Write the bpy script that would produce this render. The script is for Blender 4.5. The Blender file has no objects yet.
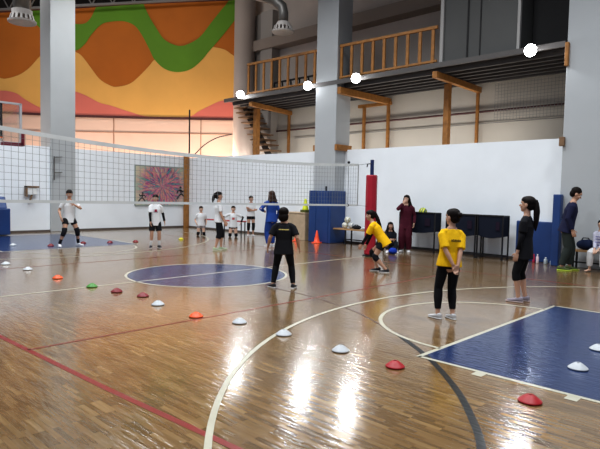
import bpy, bmesh, math, random
from mathutils import Vector, Matrix
random.seed(7)
SC = bpy.context.scene
COL = SC.collection
PI = math.pi
def R(d): return math.radians(d)

# ---------------------------------------------------------------- materials
_mats = {}
def mat(name, col, rough=0.6, metal=0.0, noise=0.0, nscale=30.0, bump=0.0, spec=0.5, emit=0.0):
    if name in _mats: return _mats[name]
    m = bpy.data.materials.new(name); m.use_nodes = True
    nt = m.node_tree; b = nt.nodes['Principled BSDF']
    b.inputs['Base Color'].default_value = (*col, 1)
    b.inputs['Roughness'].default_value = rough
    b.inputs['Metallic'].default_value = metal
    b.inputs['Specular IOR Level'].default_value = spec
    if noise or bump:
        tc = nt.nodes.new('ShaderNodeTexCoord'); n = nt.nodes.new('ShaderNodeTexNoise')
        n.inputs['Scale'].default_value = nscale; n.inputs['Detail'].default_value = 5
        nt.links.new(tc.outputs['Object'], n.inputs['Vector'])
        if noise:
            r = nt.nodes.new('ShaderNodeValToRGB')
            r.color_ramp.elements[0].position = .3; r.color_ramp.elements[1].position = .7
            r.color_ramp.elements[0].color = (*[c*(1-noise) for c in col], 1)
            r.color_ramp.elements[1].color = (*[min(1, c*(1+noise*.6)) for c in col], 1)
            nt.links.new(n.outputs['Fac'], r.inputs['Fac']); nt.links.new(r.outputs['Color'], b.inputs['Base Color'])
        if bump:
            bp = nt.nodes.new('ShaderNodeBump'); bp.inputs['Strength'].default_value = bump; bp.inputs['Distance'].default_value = .01
            nt.links.new(n.outputs['Fac'], bp.inputs['Height']); nt.links.new(bp.outputs['Normal'], b.inputs['Normal'])
    if emit:
        b.inputs['Emission Color'].default_value = (*col, 1); b.inputs['Emission Strength'].default_value = emit
    _mats[name] = m
    return m

def fabric(name, col, rough=.85): return mat(name, col, rough, noise=.12, nscale=60, bump=.08, spec=.2)

WHITE = mat('white_paint', (.86, .90, .94), .55, noise=.03, nscale=1.5)
GREYCOL = mat('grey_column_paint', (.43, .45, .465), .6, noise=.04, nscale=1.2)
LEFTCOL = mat('blue_grey_column_paint', (.45, .47, .48), .6, noise=.04, nscale=1.0)
UPPER = mat('upper_wall_plaster', (.60, .53, .48), .8, noise=.08, nscale=.6)
MIDWALL = mat('rear_wall_plaster', (.60, .56, .50), .8, noise=.06, nscale=.8)
PEACH = mat('peach_wall_paint', (.80, .60, .50), .8, noise=.05, nscale=.5)
DARKCEIL = mat('dark_ceiling', (.018, .016, .016), .9, noise=.3, nscale=2)
STEEL = mat('truss_steel', (.22, .21, .21), .6, .3, noise=.1)
WOOD = mat('orange_pine', (.36, .16, .04), .55, noise=.25, nscale=8)
WOODD = mat('dark_stair_wood', (.22, .13, .07), .6, noise=.2, nscale=8)
BLACK = mat('black_metal', (.012, .012, .014), .45, .2, noise=.1)
DECK = mat('dark_deck_steel', (.035, .033, .035), .55, .4, noise=.2, nscale=4)
BLUEPAD = mat('blue_vinyl_pad', (.018, .055, .19), .42, noise=.12, nscale=2)
REDPAD = mat('red_vinyl_pad', (.36, .012, .03), .4, noise=.1, nscale=3)
SKIRT = mat('dark_skirting', (.10, .08, .07), .6, noise=.1)
WHITEPL = mat('white_tape', (.78, .79, .78), .6, noise=.03)
NETM = mat('net_cord', (.20, .21, .22), .8, noise=.1)
BOOTH = mat('grey_cladding', (.085, .085, .083), .6, noise=.08, nscale=1)
BOOTHD = mat('dark_recess', (.022, .021, .022), .8, noise=.1)
PLY = mat('light_plywood', (.50, .39, .27), .6, noise=.15, nscale=6)
BENCHW = mat('bench_wood', (.42, .25, .12), .5, noise=.2, nscale=8)
DUCT = mat('duct_metal', (.16, .15, .14), .5, .6, noise=.1, nscale=4)
DUCTW = mat('duct_nozzle_paint', (.36, .33, .31), .6, noise=.1, nscale=6)
PIPE = mat('rust_red_pipe', (.10, .04, .04), .5, noise=.2)

# ---------------------------------------------------------------- mesh helpers
def box(bm, x0, x1, y0, y1, z0, z1, mi=0, rot=None):
    vs = [bm.verts.new(p) for p in ((x0,y0,z0),(x1,y0,z0),(x1,y1,z0),(x0,y1,z0),(x0,y0,z1),(x1,y0,z1),(x1,y1,z1),(x0,y1,z1))]
    fs = []
    for f in ((3,2,1,0),(4,5,6,7),(0,1,5,4),(1,2,6,5),(2,3,7,6),(3,0,4,7)):
        fc = bm.faces.new([vs[i] for i in f]); fc.material_index = mi; fs.append(fc)
    if rot: bmesh.ops.transform(bm, matrix=rot, verts=vs)
    return vs

def bar(bm, a, b, w, h=None, up=Vector((0,0,1))):
    """rectangular bar from a to b"""
    a = Vector(a); b = Vector(b); h = h or w
    d = (b-a).normalized()
    s = d.cross(up)
    if s.length < 1e-4: s = d.cross(Vector((0,1,0)))
    s.normalize(); t = s.cross(d)
    vs = []
    for p in (a, b):
        for i, j in ((-1,-1),(1,-1),(1,1),(-1,1)):
            vs.append(bm.verts.new(p + s*i*w/2 + t*j*h/2))
    for f in ((0,1,2,3),(7,6,5,4),(0,4,5,1),(1,5,6,2),(2,6,7,3),(3,7,4,0)):
        bm.faces.new([vs[i] for i in f])

def loft(bm, pts, rads, lat=Vector((1,0,0)), seg=12, dome=True, flat0=False, flat1=False):
    """tube through pts; rads are r or (r_lateral, r_other); closed ends, optionally domed"""
    pts = [Vector(p) for p in pts]
    rr = [(r, r) if not isinstance(r, (tuple, list)) else r for r in rads]
    n = len(pts); rings = []
    tans = []
    for i in range(n):
        a = pts[max(i-1,0)]; b = pts[min(i+1,n-1)]
        tans.append((b-a).normalized())
    P = []; 
    def ring(c, t, ra, rb):
        l = lat - t*lat.dot(t)
        if l.length < 1e-3: l = Vector((0,1,0)) - t*t.y
        l.normalize(); m = t.cross(l)
        return [bm.verts.new(c + l*math.cos(2*PI*k/seg)*ra + m*math.sin(2*PI*k/seg)*rb) for k in range(seg)]
    def add_dome(i, sgn):
        out = []
        ra, rb = rr[i]; r = min(ra, rb)
        for q in (.45, .8, .97):
            s = math.sqrt(max(0, 1-q*q))
            out.append(ring(pts[i] + tans[i]*sgn*q*r, tans[i], max(ra*s,ra-r+r*s) if False else ra*s, rb*s))
        return out
    if dome and not flat0:
        rings += list(reversed(add_dome(0, -1)))
    for i in range(n): rings.append(ring(pts[i], tans[i], *rr[i]))
    if dome and not flat1: rings += add_dome(n-1, 1)
    for a, b in zip(rings, rings[1:]):
        for k in range(seg):
            bm.faces.new((a[k], a[(k+1)%seg], b[(k+1)%seg], b[k]))
    bm.faces.new(list(reversed(rings[0]))); bm.faces.new(rings[-1])

def ell(bm, c, r, rot=None, seg=20, rg=14):
    m = Matrix.Translation(Vector(c)) @ (rot.to_4x4() if rot else Matrix.Identity(4)) @ Matrix.Diagonal((r[0], r[1], r[2], 1))
    bmesh.ops.create_uvsphere(bm, u_segments=seg, v_segments=rg, radius=1, matrix=m)

def lathe(bm, prof, seg=24, c=(0,0,0)):
    rings = []
    for r, z in prof:
        rings.append([bm.verts.new((c[0]+r*math.cos(2*PI*k/seg), c[1]+r*math.sin(2*PI*k/seg), c[2]+z)) for k in range(seg)])
    for a, b in zip(rings, rings[1:]):
        for k in range(seg): bm.faces.new((a[k], a[(k+1)%seg], b[(k+1)%seg], b[k]))
    bm.faces.new(list(reversed(rings[0]))); bm.faces.new(rings[-1])

def obj(name, bm, m, parent=None, smooth=False, loc=None, bevel=0):
    me = bpy.data.meshes.new(name)
    bmesh.ops.recalc_face_normals(bm, faces=bm.faces)
    if smooth:
        for f in bm.faces: f.smooth = True
    bm.to_mesh(me); bm.free()
    o = bpy.data.objects.new(name, me); COL.objects.link(o)
    for x in (m if isinstance(m, list) else [m]): me.materials.append(x)
    if parent: o.parent = parent
    if loc is not None: o.location = loc
    if bevel:
        b = o.modifiers.new('bevel', 'BEVEL'); b.width = bevel; b.segments = 2; b.limit_method = 'ANGLE'
    return o

def tag(o, label=None, cat=None, group=None, kind=None):
    if label: o['label'] = label
    if cat: o['category'] = cat
    if group: o['group'] = group
    if kind: o['kind'] = kind
    return o
def empty(name, loc, rz=0, label=None, cat=None, group=None):
    o = bpy.data.objects.new(name, None); COL.objects.link(o); o.empty_display_size = .1
    o.location = loc; o.rotation_euler = (0,0,rz)
    return tag(o, label, cat, group)
def struct(name, bm, m, label=None, cat=None, bevel=0, smooth=False):
    o = obj(name, bm, m, bevel=bevel, smooth=smooth); o['kind'] = 'structure'
    return tag(o, label, cat)
def dup(root, loc, rz=0, label=None):
    r = root.copy(); COL.objects.link(r); r.location = loc; r.rotation_euler = (0,0,rz)
    if label: r['label'] = label
    for ch in list(root.children):
        c = ch.copy(); COL.objects.link(c); c.parent = r
        for g in list(ch.children):
            d = g.copy(); COL.objects.link(d); d.parent = c
    return r
def B(): return bmesh.new()

# ---------------------------------------------------------------- camera (world: X along the court, Y across it, camera at the origin)
yaw, pitch, roll, H = 0.7662584, 0.0548766, 0.0212742, 1.6
rt = Vector((math.cos(yaw), math.sin(yaw), 0)); fg = Vector((-math.sin(yaw), math.cos(yaw), 0)); Z = Vector((0,0,1))
fw = fg*math.cos(pitch) - Z*math.sin(pitch); up = fg*math.sin(pitch) + Z*math.cos(pitch)
cx = rt*math.cos(roll) + up*math.sin(roll); cy = -rt*math.sin(roll) + up*math.cos(roll); cz = -fw
cam = bpy.data.cameras.new('camera'); co = bpy.data.objects.new('camera', cam); COL.objects.link(co)
co.matrix_world = Matrix(((cx.x,cy.x,cz.x,0),(cx.y,cy.y,cz.y,0),(cx.z,cy.z,cz.z,H),(0,0,0,1)))
cam.lens = 36*542.654/600; cam.sensor_width = 36; cam.clip_end = 200; cam.clip_start = .05
SC.camera = co

# ---------------------------------------------------------------- floor with its court markings
def paint_mat(name, col, rough=.2):
    m = mat(name, col, rough, noise=.10, nscale=3, spec=.5)
    return m
def floor_wood():
    m = bpy.data.materials.new('varnished_parquet'); m.use_nodes = True
    nt = m.node_tree; N = nt.nodes; L = nt.links; b = N['Principled BSDF']
    tc = N.new('ShaderNodeTexCoord')
    br = N.new('ShaderNodeTexBrick'); br.inputs['Scale'].default_value = 1
    br.inputs['Brick Width'].default_value = .26; br.inputs['Row Height'].default_value = .042
    br.inputs['Mortar Size'].default_value = .0012; br.inputs['Mortar Smooth'].default_value = .5
    br.offset = .37; br.offset_frequency = 3; br.squash = 1.0
    br.inputs['Color1'].default_value = (0,0,0,1); br.inputs['Color2'].default_value = (1,1,1,1)
    br.inputs['Mortar'].default_value = (.3,.3,.3,1)
    L.new(tc.outputs['Object'], br.inputs['Vector'])
    rp = N.new('ShaderNodeValToRGB'); e = rp.color_ramp.elements
    e[0].position = 0; e[0].color = (.145,.088,.038,1); e[1].position = 1; e[1].color = (.305,.200,.092,1)
    for p, c in ((.3,(.190,.115,.050,1)),(.6,(.245,.153,.068,1)),(.8,(.210,.133,.060,1))):
        x = e.new(p); x.color = c
    L.new(br.outputs['Color'], rp.inputs['Fac'])
    mp = N.new('ShaderNodeMapping'); mp.inputs['Scale'].default_value = (1.5, 22, 1)
    L.new(tc.outputs['Object'], mp.inputs['Vector'])
    n1 = N.new('ShaderNodeTexNoise'); n1.inputs['Scale'].default_value = 2.2; n1.inputs['Detail'].default_value = 6
    L.new(mp.outputs['Vector'], n1.inputs['Vector'])
    mx = N.new('ShaderNodeMix'); mx.data_type = 'RGBA'; mx.blend_type = 'MULTIPLY'; mx.inputs['Factor'].default_value = .6
    r2 = N.new('ShaderNodeValToRGB'); r2.color_ramp.elements[0].position = .3; r2.color_ramp.elements[0].color = (.60,.56,.5,1)
    r2.color_ramp.elements[1].position = .7; r2.color_ramp.elements[1].color = (1.08,1.06,1.02,1)
    L.new(n1.outputs['Fac'], r2.inputs['Fac']); L.new(rp.outputs['Color'], mx.inputs['A']); L.new(r2.outputs['Color'], mx.inputs['B'])
    # slow warm / cool variation over the hall
    n2 = N.new('ShaderNodeTexNoise'); n2.inputs['Scale'].default_value = .25
    L.new(tc.outputs['Object'], n2.inputs['Vector'])
    mx2 = N.new('ShaderNodeMix'); mx2.data_type = 'RGBA'; mx2.blend_type = 'MULTIPLY'; mx2.inputs['Factor'].default_value = .5
    r3 = N.new('ShaderNodeValToRGB'); r3.color_ramp.elements[0].color = (.85,.82,.8,1); r3.color_ramp.elements[1].color = (1.1,1.08,1.05,1)
    L.new(n2.outputs['Fac'], r3.inputs['Fac']); L.new(mx.outputs['Result'], mx2.inputs['A']); L.new(r3.outputs['Color'], mx2.inputs['B'])
    L.new(mx2.outputs['Result'], b.inputs['Base Color'])
    # gloss: varnish, each strip tilted a touch differently
    b.inputs['Roughness'].default_value = .19
    b.inputs['Specular IOR Level'].default_value = .95; b.inputs['Coat Weight'].default_value = .55; b.inputs['Coat Roughness'].default_value = .12
    mr = N.new('ShaderNodeMapRange'); mr.inputs['To Min'].default_value = .12; mr.inputs['To Max'].default_value = .24
    L.new(n1.outputs['Fac'], mr.inputs['Value']); L.new(mr.outputs['Result'], b.inputs['Roughness'])
    mp3 = N.new('ShaderNodeMapping'); mp3.inputs['Scale'].default_value = (3.6, 17, 1)
    L.new(tc.outputs['Object'], mp3.inputs['Vector'])
    n3 = N.new('ShaderNodeTexNoise'); n3.inputs['Scale'].default_value = 1.6; n3.inputs['Detail'].default_value = 2
    L.new(mp3.outputs['Vector'], n3.inputs['Vector'])
    bp = N.new('ShaderNodeBump'); bp.inputs['Strength'].default_value = .5; bp.inputs['Distance'].default_value = .009
    L.new(n3.outputs['Fac'], bp.inputs['Height']); L.new(bp.outputs['Normal'], b.inputs['Normal'])
    return m
M_FLOOR = floor_wood()
M_BLUE = paint_mat('court_blue_paint', (.020,.038,.108), .17)
M_CREAM = paint_mat('court_cream_line', (.47,.45,.36), .3)
M_RED = paint_mat('court_red_line', (.22,.016,.014), .3)
M_REDF = paint_mat('court_faded_red_line', (.20,.035,.024), .3)
M_BLK = paint_mat('court_black_line', (.012,.015,.018), .3)
def add_bump_like_floor(m):
    nt = m.node_tree; N = nt.nodes; L = nt.links; b = N['Principled BSDF']
    tc = N.new('ShaderNodeTexCoord'); mp3 = N.new('ShaderNodeMapping'); mp3.inputs['Scale'].default_value = (3.6, 17, 1)
    L.new(tc.outputs['Object'], mp3.inputs['Vector'])
    n3 = N.new('ShaderNodeTexNoise'); n3.inputs['Scale'].default_value = 1.6; n3.inputs['Detail'].default_value = 2
    L.new(mp3.outputs['Vector'], n3.inputs['Vector'])
    bp = N.new('ShaderNodeBump'); bp.inputs['Strength'].default_value = .5; bp.inputs['Distance'].default_value = .009
    L.new(n3.outputs['Fac'], bp.inputs['Height']); L.new(bp.outputs['Normal'], b.inputs['Normal'])
for m in (M_BLUE, M_CREAM, M_RED, M_REDF, M_BLK): add_bump_like_floor(m)

fb = B()
def fquad(pts, z, mi):
    f = fb.faces.new([fb.verts.new((x, y, z)) for x, y in pts]); f.material_index = mi
    return f
def frect(x0, x1, y0, y1, z, mi): fquad([(x0,y0),(x1,y0),(x1,y1),(x0,y1)], z, mi)
def strip(pts, w, z, mi):
    n = len(pts); L_ = []; Rr = []
    for i in range(n):
        a = Vector(pts[max(0,i-1)]); b = Vector(pts[min(n-1,i+1)]); d = (b-a).normalized(); nn = Vector((-d.y, d.x))
        p = Vector(pts[i]); L_.append(p+nn*w/2); Rr.append(p-nn*w/2)
    for i in range(n-1): fquad([L_[i], Rr[i], Rr[i+1], L_[i+1]], z, mi)
def arc(c, r, a0, a1, w, z, mi, n=90):
    strip([(c[0]+r*math.cos(R(a0+(a1-a0)*k/n)), c[1]+r*math.sin(R(a0+(a1-a0)*k/n))) for k in range(n+1)], w, z, mi)
frect(-32, 9, -7, 22, 0, 0)
f0 = fb.faces
# blue paint
fquad([(-8.67+1.52*math.cos(R(a)), 6.42+1.52*math.sin(R(a))) for a in range(0,360,4)], .0012, 1)
frect(-2.85, 2.2, 4.73, 8.55, .0012, 1)
frect(-19.8, -14.85, 4.62, 8.42, .0012, 1)
W = .05
arc((-8.67,6.42), 1.545, 0, 360, W, .0024, 2)
strip([(-8.67,.8),(-8.67,12.3)], W, .0024, 2)
for s, x0, x1, ya, yb, cyy, cx3 in ((1,-2.85,2.2,4.73,8.55,6.65,.95),(-1,-14.85,-19.8,4.62,8.42,6.5,-18.65)):
    strip([(x0,ya-W/2),(x0,yb+W/2)], W, .0024, 2)
    strip([(x0,ya),(x1,ya)], W, .0024, 2); strip([(x0,yb),(x1,yb)], W, .0024, 2)
    if s == 1:
        arc((x0,cyy), 1.5, 90, 270, W, .0024, 2); arc((cx3,6.61), 5.87, 90, 270, W, .0036, 2)
    else:
        arc((x0,cyy), 1.6, -90, 90, W, .0024, 2); arc((cx3,6.5), 5.87, -90, 90, W, .0036, 2)
    strip([(cx3,6.6-5.87),(x1,6.6-5.87)], W, .0024, 2); strip([(cx3,6.6+5.87),(x1,6.6+5.87)], W, .0024, 2)
    strip([(x1,.2),(x1,13)], W, .0024, 2)
for x in (-2.18, -1.38, -.55): frect(x-.05, x+.05, 4.60, 4.71, .0024, 2)
# volleyball court
strip([(-17.67,1.72),(-6.36,1.94),(-4.09,2.04),(-2.55,2.14),(1.2,2.3)], .055, .0018, 3)
strip([(-17.67,11.05),(1.2,11.05)], .05, .0015, 4)
strip([(-5.62,1.97),(-5.65,11.05)], .04, .0018, 4)
strip([(-11.67,2.08),(-11.67,11.05)], .04, .0018, 4)
def spl(pts, n=8):
    out = []
    for i in range(len(pts)-1):
        p0 = Vector(pts[max(0,i-1)]); p1 = Vector(pts[i]); p2 = Vector(pts[i+1]); p3 = Vector(pts[min(len(pts)-1,i+2)])
        for k in range(n):
            t = k/n
            out.append(.5*((2*p1)+(-p0+p2)*t+(2*p0-5*p1+4*p2-p3)*t*t+(-p0+3*p1-3*p2+p3)*t**3))
    out.append(Vector(pts[-1])); return out
strip(spl([(-6.9,6.33),(-5.89,6.27),(-5.1,6.08),(-4.39,5.81),(-3.43,5.26)]), .035, .0020, 6)
strip(spl([(-3.43,5.26),(-2.75,4.75),(-2.12,4.13),(-1.69,3.58),(-1.47,3.23),(-1.2,2.7),(-1.0,2.1)]), .06, .0020, 5)
M_BRN = paint_mat('court_worn_dark_line', (.10,.055,.04), .3); add_bump_like_floor(M_BRN)
floor = struct('floor', fb, [M_FLOOR, M_BLUE, M_CREAM, M_RED, M_REDF, M_BLK, M_BRN], 'glossy wooden parquet sports floor with painted court lines', 'floor')

# ---------------------------------------------------------------- ceiling
bm = B(); box(bm, -32, 9, -7, 24, 12.2, 12.4)
struct('ceiling', bm, DARKCEIL, 'dark high ceiling above the steel trusses', 'ceiling')
# ---------------------------------------------------------------- walls
bm = B(); box(bm, -21.25, -3.6, 14.4, 14.55, 0, 3.15)
struct('wall_right', bm, WHITE, 'long white lower partition wall behind the ball carts', 'wall')
bm = B(); box(bm, -21.25, 9, 14.38, 14.41, 0, .07)
struct('baseboard_right', bm, SKIRT, 'dark baseboard of the right partition', 'baseboard')
bm = B(); box(bm, -21.25, -21.1, -6, 14.4, 0, 3.2)
struct('wall_left', bm, WHITE, 'white lower partition wall beyond the far court end', 'wall')
bm = B(); box(bm, -21.11, -21.08, -6, 14.4, 0, .07)
struct('baseboard_left', bm, SKIRT, 'dark baseboard of the left partition', 'baseboard')
bm = B()
box(bm, -19.9, 9, 16.75, 16.95, 0, 5.5, 0); box(bm, -19.9, 9, 16.75, 16.95, 5.5, 12.2, 1)
struct('wall_rear', bm, [MIDWALL, UPPER], 'beige upper wall behind the wooden balcony', 'wall')
# pilasters on the rear wall, shade and light painted as two plaster tones
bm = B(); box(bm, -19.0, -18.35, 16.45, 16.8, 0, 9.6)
struct('trim_1', bm, mat('pilaster_shaded_plaster', (.27,.25,.235), .8, noise=.05), 'narrow shade-toned grey pilaster beside the round column', 'trim')
bm = B(); box(bm, -18.35, -17.6, 16.3, 16.8, 0, 9.6)
struct('trim_2', bm, mat('pilaster_lit_plaster', (.40,.37,.345), .8, noise=.05), 'wide lit-tone pilaster behind the balcony stair', 'trim')
bm = B(); box(bm, -19.4, -7, 16.2, 16.8, 7.95, 8.4)
struct('trim_3', bm, mat('beam_plaster', (.36,.30,.26), .8, noise=.08), 'plaster beam high on the upper rear wall', 'trim')
# mural wall
A0 = Vector((-29.45, 9.13)); Dm = Vector((8.25, 7.92)).normalized(); Nm = Vector((Dm.y, -Dm.x))
def mp(s, z, off=0): p = A0 + Dm*s + Nm*off; return (p.x, p.y, z)
bm = B()
vs = [bm.verts.new(mp(s, z, o)) for o in (0,-.2) for s, z in ((-4,0),(13.0,0),(13.0,12.2),(-4,12.2))]
for f in ((0,1,2,3),(7,6,5,4),(0,4,5,1),(1,5,6,2),(2,6,7,3),(3,7,4,0)): bm.faces.new([vs[i] for i in f])
struct('wall_mural', bm, PEACH, 'peach coloured far wall under the wavy mural', 'wall')
bm = B()
for z in (4.46,):
    bar(bm, mp(-4,z,.02), mp(12.6,z+.04,.02), .05, .035)
for s in (5.6, 9.9):
    bar(bm, mp(s,3,.02), mp(s,5.2,.02), .03, .03)
struct('trim_4', bm, mat('groove_brown', (.42,.25,.18), .8, noise=.1), 'thin brown seams on the peach wall', 'trim')
def lerpc(pts, s):
    if s <= pts[0][0]: return pts[0][1]
    for (a, za), (b, zb) in zip(pts, pts[1:]):
        if s <= b: return za+(zb-za)*(s-a)/(b-a)
    return pts[-1][1]
def smooth_curve(pts): 
    return [(p.x, p.y) for p in spl(pts, 5)]
G_LO = smooth_curve([(1.01,11.74),(1.4,10.41),(1.54,9.98),(1.78,9.65),(2.03,9.42),(2.71,8.66),(3.69,8.39),(4.18,8.69),(4.52,9.18),(5.01,9.67),(5.5,9.82),(6.13,9.84),(6.62,9.65),(6.97,9.23),(7.36,8.52),(7.61,8.04),(8.1,7.61),(8.7,7.46),(9.33,7.59),(9.82,7.96),(10.3,8.53),(10.88,9.21),(11.46,9.95),(12.22,11.01)])
G_HI = smooth_curve([(1.5,11.75),(2.03,10.42),(2.47,9.95),(2.96,9.72),(3.69,9.67),(4.18,9.7),(4.47,9.95),(4.72,10.43),(5.2,11.54),(6.71,11.47),(7.11,10.57),(7.35,10.08),(7.7,9.53),(8.09,9.01),(8.68,8.74),(9.17,8.79),(9.81,9.17),(10.38,9.9),(10.86,10.51),(11.1,10.8),(11.72,11.72)])
Y_HI = smooth_curve([(-2.5,7.6),(-1.47,7.37),(0,7.01),(.39,6.99),(.98,7.18),(1.48,7.53),(2.02,8.12),(2.46,8.51),(2.95,8.62),(3.35,8.58),(3.69,8.37),(4.03,8.16),(4.42,7.68),(4.91,7.06),(5.41,6.76),(5.75,6.69),(6.39,6.85),(6.88,7.25),(7.37,7.77),(7.61,8.04),(8.1,8.2),(8.68,8.3),(9.57,8.6),(10.05,8.76),(10.54,8.7),(11.04,8.59),(11.48,8.31),(12.27,7.94)])
S_HI = smooth_curve([(-2.5,6.1),(-1.49,6.2),(0,6.38),(.48,6.36),(.88,6.25),(1.22,6.01),(1.96,5.62),(2.45,5.6),(2.95,6.1),(3.34,6.4),(3.68,6.43),(4.28,6.22),(4.92,5.9),(5.51,5.76),(6.4,5.49),(7.38,5.27),(9.21,5.3),(9.84,5.61),(10.68,6.04),(11.07,6.15),(11.51,6.18),(12.3,6.05)])
TOP = [(-2.5,9.95),(0,10.14),(3.69,10.41),(7.35,10.72),(11.34,10.95),(12.5,11.05)]
BOT = [(-2.5,5.4),(0,5.36),(3.68,5.26),(7.38,5.24),(11.43,5.26),(12.5,5.27)]
M_OR = mat('mural_orange', (.50,.15,.012), .7, noise=.08, nscale=.7)
M_GR = mat('mural_green', (.12,.29,.018), .7, noise=.08, nscale=.7)
M_YE = mat('mural_yellow', (.82,.47,.13), .7, noise=.06, nscale=.7)
M_SA = mat('mural_salmon', (.70,.20,.16), .7, noise=.06, nscale=.7)
M_FR = mat('mural_frame', (.09,.03,.03), .6, noise=.1)
mural = empty('mural', mp(4.5, 5.3, .05), 0, 'large orange, green, yellow and salmon wavy mural on far wall', 'mural')
ml = Vector(mural.location)
bands = {'orange_field': (B(), M_OR, .05, lambda s: (lerpc(BOT,s), lerpc(TOP,s))),
         'yellow_wave': (B(), M_YE, .06, lambda s: (lerpc(BOT,s), lerpc(Y_HI,s))),
         'salmon_wave': (B(), M_SA, .07, lambda s: (lerpc(BOT,s), max(lerpc(BOT,s), lerpc(S_HI,s)))),
         'green_wave': (B(), M_GR, .08, lambda s: (lerpc(G_LO,s), lerpc(G_HI,s)))}
for nm, (bm, m, off, fn) in bands.items():
    s0, s1 = (-2.5, 12.3) if nm != 'green_wave' else (1.2, 12.0)
    prev = None; n = 260
    for k in range(n+1):
        s = s0+(s1-s0)*k/n; a, b = fn(s); t = lerpc(TOP, s); b = min(b, t); a = min(a, t)
        cur = (bm.verts.new(Vector(mp(s,a,off))-ml), bm.verts.new(Vector(mp(s,b,off))-ml), b-a)
        if prev and (cur[2] > .001 or prev[2] > .001):
            bm.faces.new((prev[0], cur[0], cur[1], prev[1]))
        prev = cur
    obj(nm, bm, m, mural)
bm = B()
for k in range(14):
    a = -2.5+k*1.06; b = a+1.06
    bar(bm, Vector(mp(a,lerpc(BOT,a)-.03,.08))-ml, Vector(mp(b,lerpc(BOT,b)-.03,.08))-ml, .06, .11)
    bar(bm, Vector(mp(a,lerpc(TOP,a)+.02,.08))-ml, Vector(mp(b,lerpc(TOP,b)+.02,.08))-ml, .05, .05)
obj('frame', bm, M_FR, mural)
bm = B()
for k in range(34):
    a = -4+k*.5; b = a+.5
    ta, tb = lerpc(TOP,a)+.05, lerpc(TOP,b)+.05
    bm.faces.new([bm.verts.new(mp(*q,.04)) for q in ((a,ta),(b,tb),(b,12.2),(a,12.2))])
struct('trim_8', bm, DARKCEIL, 'dark sheet above the mural added as roof darkness', 'trim')  # flat dark sheet added in place of the roof's darkness
# roof trusses before the mural
def truss(name, p0, p1, z0, hgt, n, label, z1=None):
    bm = B(); p0 = Vector(p0); p1 = Vector(p1)
    a = Vector((p0.x,p0.y,z0)); b = Vector((p1.x,p1.y,z0 if z1 is None else z1)); h = Vector((0,0,hgt))
    bar(bm, a, b, .10, .10); bar(bm, a+h, b+h, .10, .10)
    for k in range(n):
        q0 = a.lerp(b, k/n); q1 = a.lerp(b, (k+.5)/n); q2 = a.lerp(b, (k+1)/n)
        bar(bm, q0, q1+h, .05); bar(bm, q1+h, q2, .05)
    return struct(name, bm, STEEL, label, 'roof truss')
for i, (off, z0, lab) in enumerate(((.8,11.1,'steel roof truss hanging closest to the mural'),(3.2,11.0,'second steel roof truss out from the mural'),(5.6,10.9,'third steel roof truss out from the mural'))):
    p = mp(-4,0,off); q = mp(12.5-off,0,off)
    truss('trim_%d' % (5+i), p[:2], q[:2], (9.72,10.3,10.7)[i], .9, 16, lab, (10.85,10.95,11.1)[i])
# ---------------------------------------------------------------- columns
bm = B(); box(bm, -22.0, -21.02, 8.24, 9.18, 0, 12.2)
struct('wall_column_1', bm, LEFTCOL, 'wide square grey column standing in the left partition', 'column', bevel=.015)
bm = B(); box(bm, -12.74, -11.8, 13.88, 14.62, 0, 12.2)
struct('wall_column_2', bm, GREYCOL, 'square grey column with blue padded foot', 'column', bevel=.015)
bm = B(); box(bm, -4.64, -3.3, 13.95, 15.0, 0, 12.2)
struct('wall_column_3', bm, GREYCOL, 'wide grey column behind the standing coach', 'column', bevel=.015)
bm = B(); lathe(bm, [(.47,0),(.47,12.2)], 48, (-19.2,16.1,0))
struct('wall_column_4', bm, mat('round_column_plaster', (.56,.47,.42), .7, noise=.05, nscale=1), 'tall round pale column at the end of the mural', 'column', smooth=True)
bm = B(); box(bm, -3.6, 9, 14.4, 14.6, 0, 5.4)
struct('wall_right_end', bm, WHITE, 'white wall past the wide right column', 'wall')

# ---------------------------------------------------------------- balcony
bal = empty('balcony', (-11, 15.5, 5.4), 0, 'dark steel deck balcony running along the rear wall', 'balcony')
bl = Vector(bal.location)
def W2(o, *a): return Vector(a)-Vector(o.location)
bm = B(); box(bm, -17.8+11, -4.66+11, 13.93-15.5, 16.74-15.5, -.06, .02)
obj('deck', bm, DECK, bal)
for y in (14.3, 14.7, 15.1, 15.5, 15.9, 16.3):
    bm = B(); box(bm, -17.7+11, -4.68+11, y-.045-15.5, y+.045-15.5, -.20, -.06)
    obj('joist', bm, mat('joist_steel', (.13,.125,.125), .5, .4, noise=.1), bal)
bm = B(); box(bm, -17.8+11, -4.66+11, 13.87-15.5, 13.94-15.5, -.12, .02)
obj('edge_beam', bm, mat('edge_steel', (.13,.12,.115), .5, .4, noise=.1), bal)
def frame(label, parts, loc):
    t = empty('timber_frame', loc, 0, label, 'timber frame', 'timber frames under the balcony')
    for nm, a, b, w, h in parts:
        bm = B(); bar(bm, W2(t,*a), W2(t,*b), w, h); obj(nm, bm, WOOD, t, bevel=.008)
    return t
frame('pine post and beam frame carrying the balcony beside the stair', [
    ('post', (-16.65,14.65,0), (-16.65,14.65,5.02), .20, .2), ('beam', (-16.3,14.0,5.1), (-16.77,16.7,5.1), .16, .17),
    ('back_post', (-16.77,16.6,0), (-16.77,16.6,5.02), .1, .1)], (-16.65,14.65,0))
frame('pine frame under the balcony just right of the padded column', [
    ('beam', (-11.72,13.9,5.07), (-11.64,16.7,5.07), .16, .22), ('back_post', (-11.62,16.6,0), (-11.62,16.6,4.97), .1, .1),
    ('back_post', (-12.72,16.6,0), (-12.72,16.6,5.0), .1, .1), ('cross_beam', (-13.0,16.6,5.0), (-11.5,16.6,5.0), .1, .12)], (-12.1,15.6,0))
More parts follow.
